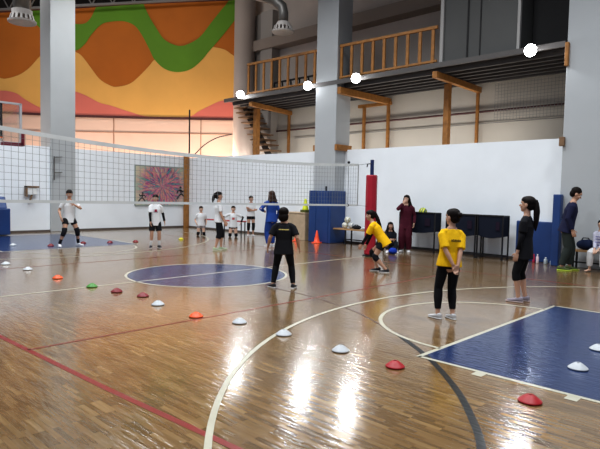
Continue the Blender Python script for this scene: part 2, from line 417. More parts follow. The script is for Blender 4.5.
frame('pine post and beam frame with thick front post, right half of balcony', [
    ('post', (-8.3,14.9,0), (-8.3,14.9,5.0), .17, .17), ('beam', (-8.17,13.88,5.10), (-8.17,16.7,5.08), .15, .18),
    ('back_post', (-8.17,16.6,0), (-8.17,16.6,5.0), .09, .09)], (-8.3,14.9,0))
bm = B(); bar(bm, (0,-.02,0), (0,.78,0), .1, .2)
o = obj('wooden_block', bm, WOOD, None, loc=(-11.76,13.86,3.2), bevel=.01); tag(o, 'short pine block on the side of the padded column', 'timber block')
bm = B(); box(bm, -.06,.06,-.05,.05,-.1,.1)
o = obj('wooden_block', bm, WOOD, None, loc=(-12.78,13.95,3.22), bevel=.01); tag(o, 'small pine block at the left edge of the padded column', 'timber block')
bm = B(); box(bm, -.06,.06,-.05,.05,-.11,.11)
o = obj('wooden_block', bm, WOODD, None, loc=(-4.64,13.91,3.02), bevel=.01); tag(o, 'small brown block fixed to the wide right column', 'timber block')
bm = B(); box(bm, -.04,.04,-.05,.05,-.28,.28)
o = obj('wooden_block', bm, WOOD, None, loc=(-4.62,13.91,5.1), bevel=.01); tag(o, 'upright pine block under the deck at right column', 'timber block')

def railing(label, x0, x1, y, zr0, zr1, n, slope=0):
    t = empty('railing', ((x0+x1)/2, y, 5.42), 0, label, 'railing', 'wooden balcony railings')
    cxm = (x0+x1)/2
    bm = B(); bar(bm, (x0-cxm,0,zr0), (x1-cxm,0,zr1), .07, .09); obj('top_rail', bm, WOOD, t, bevel=.01)
    bm = B(); bar(bm, (x0-cxm,0,.08), (x1-cxm,0,.08), .06, .07); obj('bottom_rail', bm, WOOD, t, bevel=.01)
    for k in range(n):
        x = x0 + (x1-x0)*(k+.15)/(n-.5); zt = zr0+(zr1-zr0)*(x-x0)/(x1-x0)
        bm = B(); box(bm, x-cxm-.05, x-cxm+.05, -.025+.01, .025+.01, .0, zt-.03); obj('baluster', bm, WOOD, t, bevel=.006)
    return t
railing('pine balcony railing left of the padded column', -16.48, -12.76, 13.98, 1.20, 1.13, 9)
railing('pine balcony railing right of the padded column', -11.78, -8.17, 13.98, 1.11, 1.03, 9)
# booth on the balcony
bt = empty('booth', (-6.98,15.1,5.42), 0, 'dark grey clad box room standing on the balcony deck', 'booth')
bm = B(); box(bm, -1.08, 1.13, -1.05, 1.2, 0, 3.6); obj('cladding', bm, BOOTH, bt)
bm = B(); box(bm, -1.13, -1.03, -1.10, -1.0, 0, 3.6); obj('corner_trim', bm, mat('grey_trim', (.36,.35,.34), .5, noise=.05), bt)
bm = B(); box(bm, -.32, -.28, -1.075, -1.04, 0, 3.6); box(bm, .05, .08, -1.07, -1.04, 0, 3.6); obj('seam', bm, BOOTHD, bt)
bm = B(); box(bm, 1.08, 1.15, -1.09, -1.0, 0, 3.6); obj('corner_trim', bm, mat('grey_trim', (.36,.35,.34), .5), bt)
bm = B(); box(bm, 0, 1.6, -.05, .05, 0, 3.6)  # flat black sheet paints in the shade of the open recess
o = obj('recess_shade_backing', bm, BOOTHD, loc=(-5.83,14.9,5.42)); tag(o, 'black painted-shade curtain between grey booth and right column', 'backing')
# pipes on the rear wall
bm = B(); loft(bm, [(-20,0,0),(-4,0,0)], [.035,.035], Vector((0,1,0)), 10)
o = obj('wall_pipe', bm, PIPE, loc=(0,16.66,4.38), smooth=True); tag(o, 'dark red pipe along the rear wall below the balcony', 'pipe')
bm = B(); loft(bm, [(-16.5,0,0),(-4,0,-.02)], [.014,.014], Vector((0,1,0)), 8)
o = obj('wall_cable', bm, mat('grey_cable', (.3,.29,.28), .7, noise=.1), loc=(0,16.7,4.02), smooth=True); tag(o, 'thin grey cable under the dark red pipe', 'cable')
# protective net on the rear wall
bm = B()
for k in range(26): bar(bm, (k*.1,0,0), (k*.1,0,1.15), .009)
for k in range(12): bar(bm, (0,0,k*.1), (2.5,0,k*.1), .009)
o = obj('wall_netting', bm, mat('wall_net', (.33,.32,.31), .8, noise=.1), loc=(-7.6,16.6,4.05)); tag(o, 'fine grey netting on rear wall right of the pine posts', 'netting')
# stair
st = empty('stair', (-17.8,15.8,3.2), 0, 'dark steel stair with wooden treads rising to the balcony', 'stair')
path = [(-18.75,15.8,5.45),(-18.55,15.8,5.1),(-18.3,15.8,4.75),(-17.95,15.8,4.35),(-17.6,15.8,3.9),(-17.35,15.8,3.55),(-17.05,15.8,3.15),(-16.2,15.8,1.8),(-15.2,15.8,.05)]
bm = B()
for a, b in zip(path, path[1:]): bar(bm, W2(st,*a), W2(st,*b), .09, .26)
obj('stringer', bm, BLACK, st)
for k in range(15):
    t = k*.62; i = int(t)
    if i >= 8: break
    p = Vector(path[i]).lerp(Vector(path[i+1]), t-i)
    bm = B(); q = p - st.location; box(bm, q.x-.38, q.x+.38, q.y-.42, q.y+.42, q.z+.10, q.z+.15); obj('tread', bm, WOODD, st)
bm = B(); 
for a, b in (((-17.2,16.1,6.35),(-13.6,16.1,6.35)),):
    bar(bm, W2(st,*a), W2(st,*b), .05, .07)
for k in range(8):
    x = -17.2+k*.5; bar(bm, W2(st,x,16.1,5.55), W2(st,x,16.1,6.35), .05)
obj('handrail', bm, BLACK, st)
# ducts
def duct(label, x, y, z, sc, path, r):
    t = empty('air_duct', (x,y,z), 0, label, 'air duct', 'ceiling air ducts with nozzles')
    bm = B(); loft(bm, path, [r]*len(path), Vector((.3,1,.1)), 20, dome=False); obj('pipe', bm, DUCT, t, smooth=True)
    bm = B(); lathe(bm, [(r*1.02,.34*sc),(r*1.15,.33*sc),(.27*sc,.2*sc),(.30*sc,.19*sc),(.30*sc,.17*sc),(.1*sc,.16*sc)], 28); obj('collar', bm, DUCTW, t, smooth=False)
    bm = B()
    for k in range(16):
        a = 2*PI*k/16; c_, s_ = math.cos(a), math.sin(a)
        bar(bm, (.29*sc*c_,.29*sc*s_,.18*sc), (.34*sc*c_,.34*sc*s_,0), .06*sc, .02)
    obj('vane', bm, DUCTW, t)['kind'] = 'stuff'
    bm = B(); lathe(bm, [(.37*sc,-.02),(.38*sc,.03*sc),(.33*sc,.04*sc),(.2*sc,.05*sc),(.2*sc,.02*sc),(.3*sc,0)], 28); obj('rim', bm, DUCTW, t, smooth=False)
    return t
duct('grey duct bending down to a nozzle above the balcony railing', -13.33, 12.83, 7.02, 1.0,
     [(0,0,.3),(0,0,.62),(-.06,0,.85),(-.25,-.2,1.05),(-.6,-.5,1.18),(-3.5,-2.9,1.9),(-6,-5,5.3)], .17)
duct('grey vertical duct with round nozzle before the mural', -17.0, 5.87, 6.42, 1.02, [(0,0,.3),(0,0,2),(0,0,5.9)], .24)

# ---------------------------------------------------------------- floodlights
def floodlight(x, z, label):
    t = empty('floodlight', (x,13.81,z), 0, label, 'floodlight', 'floodlights along the balcony edge')
    M_ = Matrix.Rotation(R(38), 4, 'Z') @ Matrix.Rotation(R(90+22), 4, 'X')
    bm = B(); lathe(bm, [(.05,-.10),(.12,-.09),(.165,-.02),(.17,.0),(.155,.01)], 28); bmesh.ops.transform(bm, matrix=M_, verts=bm.verts); obj('housing', bm, BLACK, t, smooth=True)
    bm = B(); lathe(bm, [(.15,.008),(.15,.016)], 28); bmesh.ops.transform(bm, matrix=M_, verts=bm.verts); obj('lens', bm, mat('lamp_glass', (1,1,1), .3, emit=25), t)
    bm = B(); bar(bm, (-.12,.03,0), (-.10,.07,.16), .02); bar(bm, (.12,.03,0), (.10,.07,.16), .02); bar(bm, (-.11,.07,.16), (.11,.07,.16), .02); obj('bracket', bm, BLACK, t)
    ld = bpy.data.lights.new('floodlight_beam', 'AREA'); ld.shape = 'DISK'; ld.size = .30; ld.energy = 28; ld.color = (.93,.97,1); ld.spread = R(150)
    lo = bpy.data.objects.new('floodlight_beam', ld); COL.objects.link(lo); lo.parent = t
    d = M_.to_3x3() @ Vector((0,0,1)); lo.location = d*.03; lo.rotation_euler = d.to_track_quat('-Z','Y').to_euler()
    return t
floodlight(-16.68, 5.47, 'lit floodlight at the left tip of the balcony')
floodlight(-13.06, 5.37, 'lit floodlight just left of the padded column top')
floodlight(-10.95, 5.35, 'lit floodlight just right of the padded column top')
floodlight(-5.46, 5.31, 'lit floodlight below the grey booth, near right column')

# ---------------------------------------------------------------- pads and mats
t = empty('column_pad', (-12.2,13.7,0), 0, 'tall blue padding wrapped around the middle column foot', 'padding')
for x0, x1 in ((-.50,-.17),(-.16,.38)):
    bm = B(); box(bm, x0, x1, -.09, .15, 0, 1.75); obj('front_pad', bm, BLUEPAD, t, bevel=.02)
bm = B(); box(bm, .39, .49, -.09, .69, 0, 1.75); obj('side_pad', bm, BLUEPAD, t, bevel=.02)
bm = B(); bar(bm, (.2,0,1.75), (.2,0,1.9), .05); obj('strap_end', bm, BLACK, t)
bm = B(); box(bm, -.09,.09,-.10,.09,0,1.74)
o = obj('column_pad', bm, BLUEPAD, loc=(-4.64,13.84,0), bevel=.02); tag(o, 'narrow tall blue pad on the edge of the right column', 'padding')
bm = B(); box(bm, -.95,0,-.05,.05,0,1.04)
o = obj('wall_mat', bm, BLUEPAD, loc=(-4.87,14.34,0), bevel=.02); tag(o, 'low blue padded mat on wall beside the bottles', 'wall mat')
# corner post
bm = B(); box(bm, -.08,.08,-.1,.1,0,3.3)
o = obj('corner_post', bm, WOOD, loc=(-21.0,14.28,0), bevel=.01); tag(o, 'orange wooden post in the room corner beside the poster', 'post')
bm = B(); loft(bm, [(0,0,0),(0,0,2.1)], [.035,.035], Vector((1,0,0)), 10)
o = obj('corner_pipe', bm, BLACK, loc=(-21.15,14.52,3.25), smooth=True); tag(o, 'thin black pole rising above the orange corner post', 'pole')
bm = B(); loft(bm, spl([(0,0,0),(.45,.27,.5),(1.0,.6,.85),(1.6,.95,1.0)],6), [.025]*19, Vector((0,1,0)), 8)
o = obj('curved_hose', bm, BLACK, loc=(-21.0,14.62,3.25), smooth=True); tag(o, 'black hose arching up beyond the corner post', 'hose')

# poster
def poster_mat():
    m = bpy.data.materials.new('poster_print'); m.use_nodes = True
    nt = m.node_tree; N = nt.nodes; L = nt.links; b = N['Principled BSDF']; b.inputs['Roughness'].default_value = .5
    tc = N.new('ShaderNodeTexCoord'); sx = N.new('ShaderNodeSeparateXYZ'); L.new(tc.outputs['Object'], sx.inputs[0])
    def math_(op, a, b_=None):
        n = N.new('ShaderNodeMath'); n.operation = op
        for i, v in enumerate((a, b_)):
            if v is None: continue
            if isinstance(v, (int, float)): n.inputs[i].default_value = v
            else: L.new(v, n.inputs[i])
        return n.outputs[0]
    ang = math_('ARCTAN2', sx.outputs['Z'], sx.outputs['Y'])
    rad = math_('SQRT', math_('ADD', math_('MULTIPLY', sx.outputs['Z'], sx.outputs['Z']), math_('MULTIPLY', sx.outputs['Y'], sx.outputs['Y'])))
    cb = N.new('ShaderNodeCombineXYZ'); L.new(math_('MULTIPLY', ang, 3.4), cb.inputs[0]); L.new(math_('MULTIPLY', rad, 1.1), cb.inputs[1])
    n1 = N.new('ShaderNodeTexNoise'); n1.inputs['Scale'].default_value = 1.9; n1.inputs['Detail'].default_value = 2; n1.inputs['Distortion'].default_value = .6
    L.new(cb.outputs[0], n1.inputs['Vector'])
    r = N.new('ShaderNodeValToRGB'); r.color_ramp.interpolation = 'EASE'
    e = r.color_ramp.elements; e[0].position = .28; e[0].color = (.03,.12,.13,1); e[1].position = .74; e[1].color = (.62,.55,.42,1)
    for p, c in ((.36,(.10,.35,.33,1)),(.42,(.05,.05,.16,1)),(.47,(.45,.06,.16,1)),(.52,(.60,.16,.28,1)),(.57,(.70,.32,.14,1)),(.62,(.25,.10,.30,1)),(.68,(.62,.50,.30,1))):
        x = e.new(p); x.color = c
    L.new(n1.outputs['Fac'], r.inputs['Fac'])
    v = N.new('ShaderNodeTexVoronoi'); v.inputs['Scale'].default_value = 6; L.new(tc.outputs['Object'], v.inputs['Vector'])
    hs = N.new('ShaderNodeHueSaturation'); hs.inputs['Saturation'].default_value = .8; hs.inputs['Value'].default_value = .55; L.new(v.outputs['Color'], hs.inputs['Color'])
    mx = N.new('ShaderNodeMix'); mx.data_type = 'RGBA'; mx.inputs['Factor'].default_value = .10
    L.new(r.outputs['Color'], mx.inputs['A']); L.new(hs.outputs['Color'], mx.inputs['B']); 
    # pale towards the border
    mr = N.new('ShaderNodeMapRange'); mr.inputs['From Min'].default_value = .8; mr.inputs['From Max'].default_value = 1.45; L.new(rad, mr.inputs['Value'])
    mx2 = N.new('ShaderNodeMix'); mx2.data_type = 'RGBA'; L.new(mr.outputs['Result'], mx2.inputs['Factor'])
    L.new(mx.outputs['Result'], mx2.inputs['A']); mx2.inputs['B'].default_value = (.60,.58,.42,1)
    L.new(mx2.outputs['Result'], b.inputs['Base Color'])
    return m
t = empty('poster', (-21.07,13.05,1.85), 0, 'large colourful poster of radiating splashes on the left wall', 'poster')
bm = B(); box(bm, -.012,.012,-1.28,1.24,-.83,.83); obj('sheet', bm, poster_mat(), t)
bm = B()
for a, b in (((0,-1.3,-.85),(0,1.26,-.85)),((0,-1.3,.85),(0,1.26,.85)),((0,-1.3,-.85),(0,-1.3,.85)),((0,1.26,-.85),(0,1.26,.85))): bar(bm, a, b, .03, .05)
obj('frame', bm, mat('poster_frame', (.28,.33,.30), .6, noise=.1), t)
def figure(yc, zc, s, flip):
    bm = B()
    def q(*pts): 
        for a, b in zip(pts, pts[1:]): bar(bm, (.018, yc+flip*a[0]*s, zc+a[1]*s), (.018, yc+flip*b[0]*s, zc+b[1]*s), .004, .05*s, up=Vector((1,0,0)).cross(Vector((0,b[0]-a[0],b[1]-a[1]))).normalized() if False else Vector((0,0,1)))
        for a, b in zip(pts, pts[1:]):
            A = Vector((.018, yc+flip*a[0]*s, zc+a[1]*s)); Bb = Vector((.018, yc+flip*b[0]*s, zc+b[1]*s)); d = (Bb-A).normalized(); n = Vector((0,-d.z,d.y))*.045*s
            bm.faces.new([bm.verts.new(A+n), bm.verts.new(A-n), bm.verts.new(Bb-n), bm.verts.new(Bb+n)])
    q((0,.25),(.05,0),(.25,-.15),(.4,-.35)); q((.05,0),(-.12,-.15),(-.25,-.35)); q((0,.22),(.2,.12),(.3,.25)); q((0,.22),(-.2,.15),(-.25,0))
    bmesh.ops.create_circle(bm, cap_ends=True, segments=12, radius=.08*s, matrix=Matrix.Translation((.02,yc,zc+.36*s)) @ Matrix.Rotation(PI/2,4,'Y'))
    return bm
obj('printed_runner', figure(.95,-.32,.75,1), mat('ink_black', (.015,.015,.02), .6, noise=.1), t)
obj('printed_runner', figure(-.95,-.52,.55,-1), mat('ink_black', (.015,.015,.02), .6), t)

# small wall items on the left partition
t = empty('wall_box', (-21.05,7.55,1.52), 0, 'small white box with brown edges on the left wall', 'wall box')
bm = B(); box(bm, 0,.1,-.17,.17,-.13,.13); obj('panel', bm, WHITEPL, t, bevel=.01)
bm = B(); box(bm, -.01,.12,-.24,-.17,-.2,.18); box(bm, -.01,.12,-.24,.24,.13,.19); obj('edging', bm, WOODD, t)
bm = B(); bar(bm, (.05,.0,-.13), (.05,-.08,-.42), .06, .05); obj('strap', bm, WOODD, t)
t = empty('wall_bracket', (-20.99,8.35,2.45), 0, 'small grey metal bracket on the wide left column', 'bracket')
bm = B(); bar(bm, (.02,0,-.5), (.02,0,.4), .03); obj('upright', bm, DUCT, t)
for z in (.36,-.22):
    bm = B(); bar(bm, (.02,0,z), (.02,.3,z+.03), .03); obj('arm', bm, DUCT, t)

# ---------------------------------------------------------------- volleyball net, antenna and pole
NX = -8.67
def ztop(v): return 2.285 + .0095*(v-7.2)**2 if v < 7.2 else 2.285+.0072*(v-7.2)**2
def zbot(v): return 1.42-.0065*(v-1.6)
nt_ = empty('volleyball_net', (NX,6.4,1.3), 0, 'long black meshed volleyball net with white tapes across the court', 'volleyball net')
bm = B(); v0, v1 = 1.63, 11.13; n = 95
for k in range(n+1):
    v = v0+(v1-v0)*k/n; bar(bm, (0,v-6.4,zbot(v)-1.3), (0,v-6.4,ztop(v)-1.3), .004)
for j in range(1,10):
    for k in range(0,n,5):
        va = v0+(v1-v0)*k/n; vb = v0+(v1-v0)*(k+5)/n
        za = zbot(va)+(ztop(va)-zbot(va))*j/10; zb = zbot(vb)+(ztop(vb)-zbot(vb))*j/10
        bar(bm, (0,va-6.4,za-1.3), (0,vb-6.4,zb-1.3), .004)
obj('mesh', bm, NETM, nt_)
for nm, f, w in (('top_tape', ztop, .065), ('bottom_tape', zbot, .045)):
    bm = B()
    for k in range(0,n,3):
        va = v0+(v1-v0)*k/n; vb = v0+(v1-v0)*min(n,k+3)/n
        bar(bm, (0,va-6.4,f(va)-1.3), (0,vb-6.4,f(vb)-1.3), .012, w)
    obj(nm, bm, mat('aged_white_tape', (.60,.62,.62), .7, noise=.08, nscale=3), nt_)
bm = B(); bar(bm, (0,v1-6.4,zbot(v1)-1.3), (0,v1-6.4,ztop(v1)-1.3), .012, .03, up=Vector((0,1,0))); obj('side_tape', bm, mat('side_tape_grey', (.35,.36,.37), .7, noise=.1), nt_)
bm = B(); bar(bm, (0,v1-6.4,ztop(v1)-1.3), (0,11.62-6.4,2.46-1.3), .008); obj('rope', bm, BLACK, nt_); bm = B(); bar(bm, (0,v1-6.4,zbot(v1)-1.3), (0,11.55-6.4,1.33-1.3), .008); obj('rope', bm, BLACK, nt_)
t = empty('net_antenna', (NX-.02,10.76,1.36), 0, 'thin dark antenna rod on the net near its pole', 'antenna')
bm = B(); loft(bm, [(0,0,-.02),(0,0,1.1)], [.007,.007], Vector((1,0,0)), 8); obj('rod', bm, mat('antenna_grey', (.12,.12,.13), .5, noise=.1), t, smooth=True)
bm = B(); ell(bm, (0,0,0), (.035,.035,.035)); ell(bm, (0,0,1.08), (.035,.035,.035)); obj('clamp', bm, BLACK, t, smooth=True)
t = empty('net_pole', (NX,11.72,0), 0, 'blue net pole wrapped in a tall red pad', 'net pole')
bm = B(); loft(bm, [(0,0,.0),(0,0,2.56)], [.05,.05], Vector((1,0,0)), 16, dome=False); obj('pole', bm, mat('pole_blue', (.02,.035,.12), .4, .3, noise=.1), t, smooth=False)
bm = B(); lathe(bm, [(.15,.05),(.155,.07),(.155,2.13),(.14,2.16)], 8); obj('pad', bm, REDPAD, t, bevel=.01)
bm = B(); lathe(bm, [(.2,0),(.2,.03),(.08,.045)], 20); obj('base_plate', bm, BLACK, t)
bm = B(); bar(bm, (0,-.05,2.46), (0,-.20,2.44), .02); bar(bm, (0,-.20,2.44), (0,-.22,2.36), .02); obj('hook', bm, BLACK, t)

# ---------------------------------------------------------------- basketball stand at far end
t = empty('basketball_stand', (-20.4,5.28,0), 0, 'portable basketball hoop with clear backboard and blue padded base', 'basketball hoop')
bm = B(); box(bm, -.6,.5,-1.1,1.18,.02,.92); obj('base', bm, BLUEPAD, t, bevel=.03)
bm = B()
pr = [(-.6,.92),(.45,.92),(.25,1.32),(-.6,1.32)]
vs = [bm.verts.new((x,y,z)) for y in (-1.05,1.10) for x, z in pr]
for f in ((0,1,2,3),(7,6,5,4),(0,4,5,1),(1,5,6,2),(2,6,7,3),(3,7,4,0)): bm.faces.new([vs[i] for i in f])
obj('base_top', bm, BLUEPAD, t, bevel=.03)
bm = B(); bar(bm, (-.3,0,1.2), (2.2,0,3.55), .18, .2); bar(bm, (-.3,.0,1.2),(-.3,0,2.4), .14); bar(bm, (-.3,0,2.3), (2.25,0,3.9), .08); obj('arm', bm, BLACK, t)
bm = B(); bar(bm, (2.3,-.35,2.98), (2.3,-.35,4.2), .06); bar(bm, (2.3,.35,2.98), (2.3,.35,4.2), .06); bar(bm, (2.3,-.9,3.7),(2.3,.35,3.7), .07); bar(bm, (2.1,-.1,3.5),(2.3,.35,3.9), .07); obj('bracket', bm, BLACK, t)
gl = mat('board_acrylic', (.8,.85,.88), .05); gb = gl.node_tree.nodes['Principled BSDF']; gb.inputs['Transmission Weight'].default_value = .95; gb.inputs['Alpha'].default_value = .25
bm = B(); box(bm, 2.37,2.39,-.88,.88,3.0,4.18); bb = obj('backboard', bm, gl, t)
bm = B()
for a, b in (((-.88,3.0),(.88,3.0)),((-.88,4.2),(.88,4.2)),((-.88,2.98),(-.88,4.22)),((.88,2.98),(.88,4.22))):
    bar(bm, (2.38,a[0],a[1]), (2.38,b[0],b[1]), .06, .07, up=Vector((1,0,0)))
obj('frame', bm, mat('board_frame', (.50,.50,.52), .5, noise=.05), bb)
bm = B()
bar(bm, (2.38,-.92,2.96), (2.38,.93,2.96), .1, .09, up=Vector((1,0,0))); bar(bm, (2.38,.93,2.92), (2.38,.93,3.3), .1, .09, up=Vector((1,0,0)))
obj('edge_pad', bm, mat('maroon_pad', (.16,.01,.025), .5, noise=.1), bb)
bm = B()
for k in range(24):
    a0, a1 = 2*PI*k/24, 2*PI*(k+1)/24
    bar(bm, (2.78+.23*math.cos(a0),.23*math.sin(a0),3.1), (2.78+.23*math.cos(a1),.23*math.sin(a1),3.1), .02)
bar(bm, (2.4,0,3.1),(2.56,0,3.1), .1,.04)
rim = obj('rim', bm, mat('rim_orange', (.7,.16,.03), .5, noise=.1), t)
bm = B()
for k in range(12):
    a0 = 2*PI*k/12; 
    for s in (1,-1):
        p = Vector((2.78+.23*math.cos(a0),.23*math.sin(a0),3.1))
        for j in range(1,5):
            a = a0+s*j*PI/12; rr = .23-.03*j; q = Vector((2.78+rr*math.cos(a), rr*math.sin(a), 3.1-.1*j)); bar(bm, p, q, .006); p = q
obj('hoop_net', bm, WHITEPL, rim)

# ---------------------------------------------------------------- markers and cones
def disc_marker(x, y, colname, col, label, rz=0, tilt=0):
    r0 = .088
    bm = B()
    prof = [(r0,0),(r0+.004,.008),(r0*.97,.014),(r0*.62,.040),(r0*.30,.058),(r0*.20,.061),(r0*.18,.056),(r0*.28,.050),(r0*.6,.034),(r0*.93,.006)]
    rings = [[bm.verts.new((r*math.cos(2*PI*k/28), r*math.sin(2*PI*k/28), z)) for k in range(28)] for r, z in prof]
    rings.append(rings[0])
    for a, b in zip(rings, rings[1:]):
        for k in range(28): bm.faces.new((a[k], a[(k+1)%28], b[(k+1)%28], b[k]))
    o = obj('disc_marker', bm, mat('marker_'+colname, col, .45, noise=.06), smooth=True, loc=(x,y,.004))
    o.rotation_euler = (0,0,rz)
    tag(o, label, 'disc marker', 'sports disc markers on the floor')
MW=('white',(.48,.50,.52)); MR=('red',(.36,.008,.014)); MD=('dark_red',(.20,.006,.012)); MO=('orange',(.80,.10,.015)); MG=('green',(.06,.24,.035)); MY=('yellow',(.60,.54,.02))
for x, y, c, lab in (
    (-16.36,5.37,MW,'white disc marker on far blue key beside the blue hoop base'),
    (-12.33,3.9,MW,'white disc marker at the far left edge of the photo, near row'),
    (-11.25,3.96,MW,'white disc marker left of the orange one under the net'),
    (-9.86,3.98,MO,'orange disc marker between white marker and green marker'),
    (-8.65,4.05,MG,'only green disc marker, on the court centre line'),
    (-7.98,4.14,MD,'dark red disc marker right next to the green one'),
    (-7.39,4.26,MD,'dark red disc marker in front of the blue centre circle'),
    (-6.7,4.1,MW,'white disc marker between the dark red and orange markers'),
    (-5.74,4.07,MO,'orange disc marker standing on the thin red attack line'),
    (-5.12,4.28,MW,'white disc marker right of the orange one on the red line'),
    (-4.35,4.29,MW,'white disc marker touching the big cream arc'),
    (-3.5,4.28,MW,'white disc marker inside the big arc, left of red marker'),
    (-2.82,4.26,MR,'red disc marker just outside the near blue key corner'),
    (-1.59,4.32,MR,'red disc marker beside the long edge of near blue key'),
    (-1.6,5.52,MW,'white disc marker lying on the near blue key'),
    (-1.66,6.4,MW,'white disc marker at the right photo edge on blue key'),
    (-15.68,6.14,MD,'dark red disc marker by left foot of girl in far key'),
    (-15.92,7.18,MD,'dark red disc marker just right of the girl in far key'),
    (-15.72,7.93,MD,'dark red disc marker near the tip of the far key'),
    (-15.55,8.7,MD,'dark red disc marker farthest right of the distant red ones'),
    (-15.59,10.41,MY,'only yellow disc marker, on the far side of the court')):
    disc_marker(x, y, c[0], c[1], lab)
ORC = mat('cone_orange', (.95,.10,.03), .45, noise=.06)
def traffic_cone(x, y, h, label, m=ORC, z=0):
    t = empty('traffic_cone', (x,y,z), R(20), label, 'traffic cone')
    bm = B(); lathe(bm, [(.36*h,.03),(.33*h,.06*h),(.06*h,h),(.03*h,h)], 24) if False else lathe(bm, [(.26*h,.025),(.245*h,.07*h),(.15*h,.5*h),(.055*h,.97*h),(.035*h,h)], 24)
    obj('body', bm, m, t, smooth=True)
    bm = B(); box(bm, -.33*h,.33*h,-.33*h,.33*h,0,.03); obj('base', bm, m, t, bevel=.01)
    return t
traffic_cone(-12.15,13.45,.42,'orange traffic cone in front of the blue column pad')
traffic_cone(-13.02,13.35,.32,'smaller orange traffic cone in front of the plywood box')
# plywood box and yellow cone on it
t = empty('plywood_box', (-13.5,14.0,0), 0, 'pale plywood storage box left of the blue column pad', 'box')
bm = B(); box(bm, -.5,.5,-.25,.3,0,.96); obj('carcass', bm, PLY, t, bevel=.01)
bm = B(); box(bm, -.52,.52,-.27,.32,.94,.98); obj('lid', bm, mat('box_lid_ply', (.56,.44,.31), .6, noise=.1), t, bevel=.006)
t = empty('small_cone', (-13.15,13.92,.98), 0, 'yellow training cone on dark base atop the plywood box', 'cone')
bm = B(); lathe(bm, [(.12,.09),(.11,.12),(.04,.46),(.03,.48)], 20); obj('body', bm, mat('neon_yellow', (.72,.80,.03), .45, noise=.05), t, smooth=True)
bm = B(); box(bm, -.13,.13,-.13,.13,0,.09); obj('base', bm, mat('dark_olive', (.10,.11,.02), .5, noise=.05), t, bevel=.01)
# small backpack with red mark before the box
t = empty('small_bag', (-13.72,13.62,.0), 0, 'small pale bag with a red spot before the plywood box', 'bag')
bm = B(); ell(bm, (0,0,.27), (.13,.09,.27)); obj('pouch', bm, fabric('pale_bag', (.55,.53,.58)), t, smooth=True)
bm = B(); ell(bm, (.02,-.075,.40), (.06,.03,.05)); obj('patch', bm, fabric('bag_red', (.5,.03,.08)), t, smooth=True)

# ---------------------------------------------------------------- benches and things on them
def bench(label, x0, x1, y0, y1, h, legx):
    t = empty('bench', ((x0+x1)/2,(y0+y1)/2,0), 0, label, 'bench')
    cxx = (x0+x1)/2; d = (y1-y0)/2; w = (x1-x0)/2
    bm = B(); box(bm, -w,w,-d,d,h-.045,h); obj('seat', bm, BENCHW, t, bevel=.008)
    for x in legx:
        for s in (-1,1):
            bm = B(); bar(bm, (x-cxx,s*(d-.04),0), (x-cxx,s*(d-.04),h-.045), .04); obj('leg', bm, BLACK, t)
    bm = B(); bar(bm, (legx[0]-cxx,0,.16), (legx[-1]-cxx,0,.16), .03)
    for x in legx: bar(bm, (x-cxx,-d+.04,.16), (x-cxx,d-.04,.16), .03)
    obj('stretcher', bm, BLACK, t)
    return t
bench('long wooden bench holding volleyballs between blue pad and pole', -11.75, -9.6, 13.75, 14.15, .52, (-11.2,-9.9))
bench('wooden bench under the seated boy before right column', -4.2, -2.2, 13.5, 13.84, .46, (-4.15,-2.5))
def volleyball(x, y, z, r, label, c1, c2, nm):
    t = empty('volleyball', (x,y,z), 0, label, 'ball', 'volleyballs')
    m = bpy.data.materials.new(nm); m.use_nodes = True; N = m.node_tree.nodes; L = m.node_tree.links; b = N['Principled BSDF']; b.inputs['Roughness'].default_value = .5
    tc = N.new('ShaderNodeTexCoord'); w = N.new('ShaderNodeTexWave'); w.inputs['Scale'].default_value = 1.6/r*.35; w.inputs['Distortion'].default_value = 2; L.new(tc.outputs['Object'], w.inputs['Vector'])
    rp = N.new('ShaderNodeValToRGB'); rp.color_ramp.interpolation = 'CONSTANT'; rp.color_ramp.elements[0].color = (*c1,1); rp.color_ramp.elements[1].position = .62; rp.color_ramp.elements[1].color = (*c2,1)
    L.new(w.outputs['Fac'], rp.inputs['Fac']); L.new(rp.outputs['Color'], b.inputs['Base Color'])
    bm = B(); ell(bm, (0,0,r), (r,r,r), seg=28, rg=18); obj('ball', bm, m, t, smooth=True)
    bm = B()
    for ax in 'XYZ':
        mm = Matrix.Translation((0,0,r)) @ Matrix.Rotation(PI/2, 4, ax)
        pts = [mm @ Vector((r*1.001*math.cos(a*PI/16), r*1.001*math.sin(a*PI/16), 0)) for a in range(33)]
        for a, b_ in zip(pts, pts[1:]): bar(bm, a, b_, .004)
    obj('seam', bm, BLACK, t)
cw = (.78,.79,.76)
volleyball(-11.33,13.92,.52,.105,'white volleyball on the long bench next to blue pad',cw,(.62,.60,.45),'ball_white_a')
volleyball(-11.12,13.98,.52,.105,'second white volleyball, right behind the first on the bench',cw,(.35,.38,.4),'ball_white_b')
volleyball(-11.24,13.93,.70,.105,'white volleyball resting on top of the two on bench',cw,(.50,.48,.30),'ball_white_c')
def bag(x, y, z, r, col, nm, label, m=None):
    t = empty('bag', (x,y,z), 0, label, 'bag')
    bm = B(); ell(bm, (0,0,r[2]), r); ell(bm, (r[0]*.3,0,r[2]*1.2), (r[0]*.6,r[1]*.8,r[2]*.9)); obj('body', bm, fabric(nm, col), t, smooth=True)
    bm = B(); pts = [(-r[0]*.5,0,r[2]*1.6),(-r[0]*.3,0,r[2]*2.3),(r[0]*.3,0,r[2]*2.3),(r[0]*.5,0,r[2]*1.6)]
    for a, b in zip(pts, pts[1:]): bar(bm, a, b, .02)
    obj('handle', bm, BLACK, t)
bag(-10.85,13.92,.52,(.17,.12,.06),(.015,.015,.02),'bag_black','low black bag on the long bench beside the volleyballs')
bag(-10.45,13.92,.52,(.16,.12,.05),(.55,.58,.62),'bag_pale','pale folded bag on the long bench near the pole')
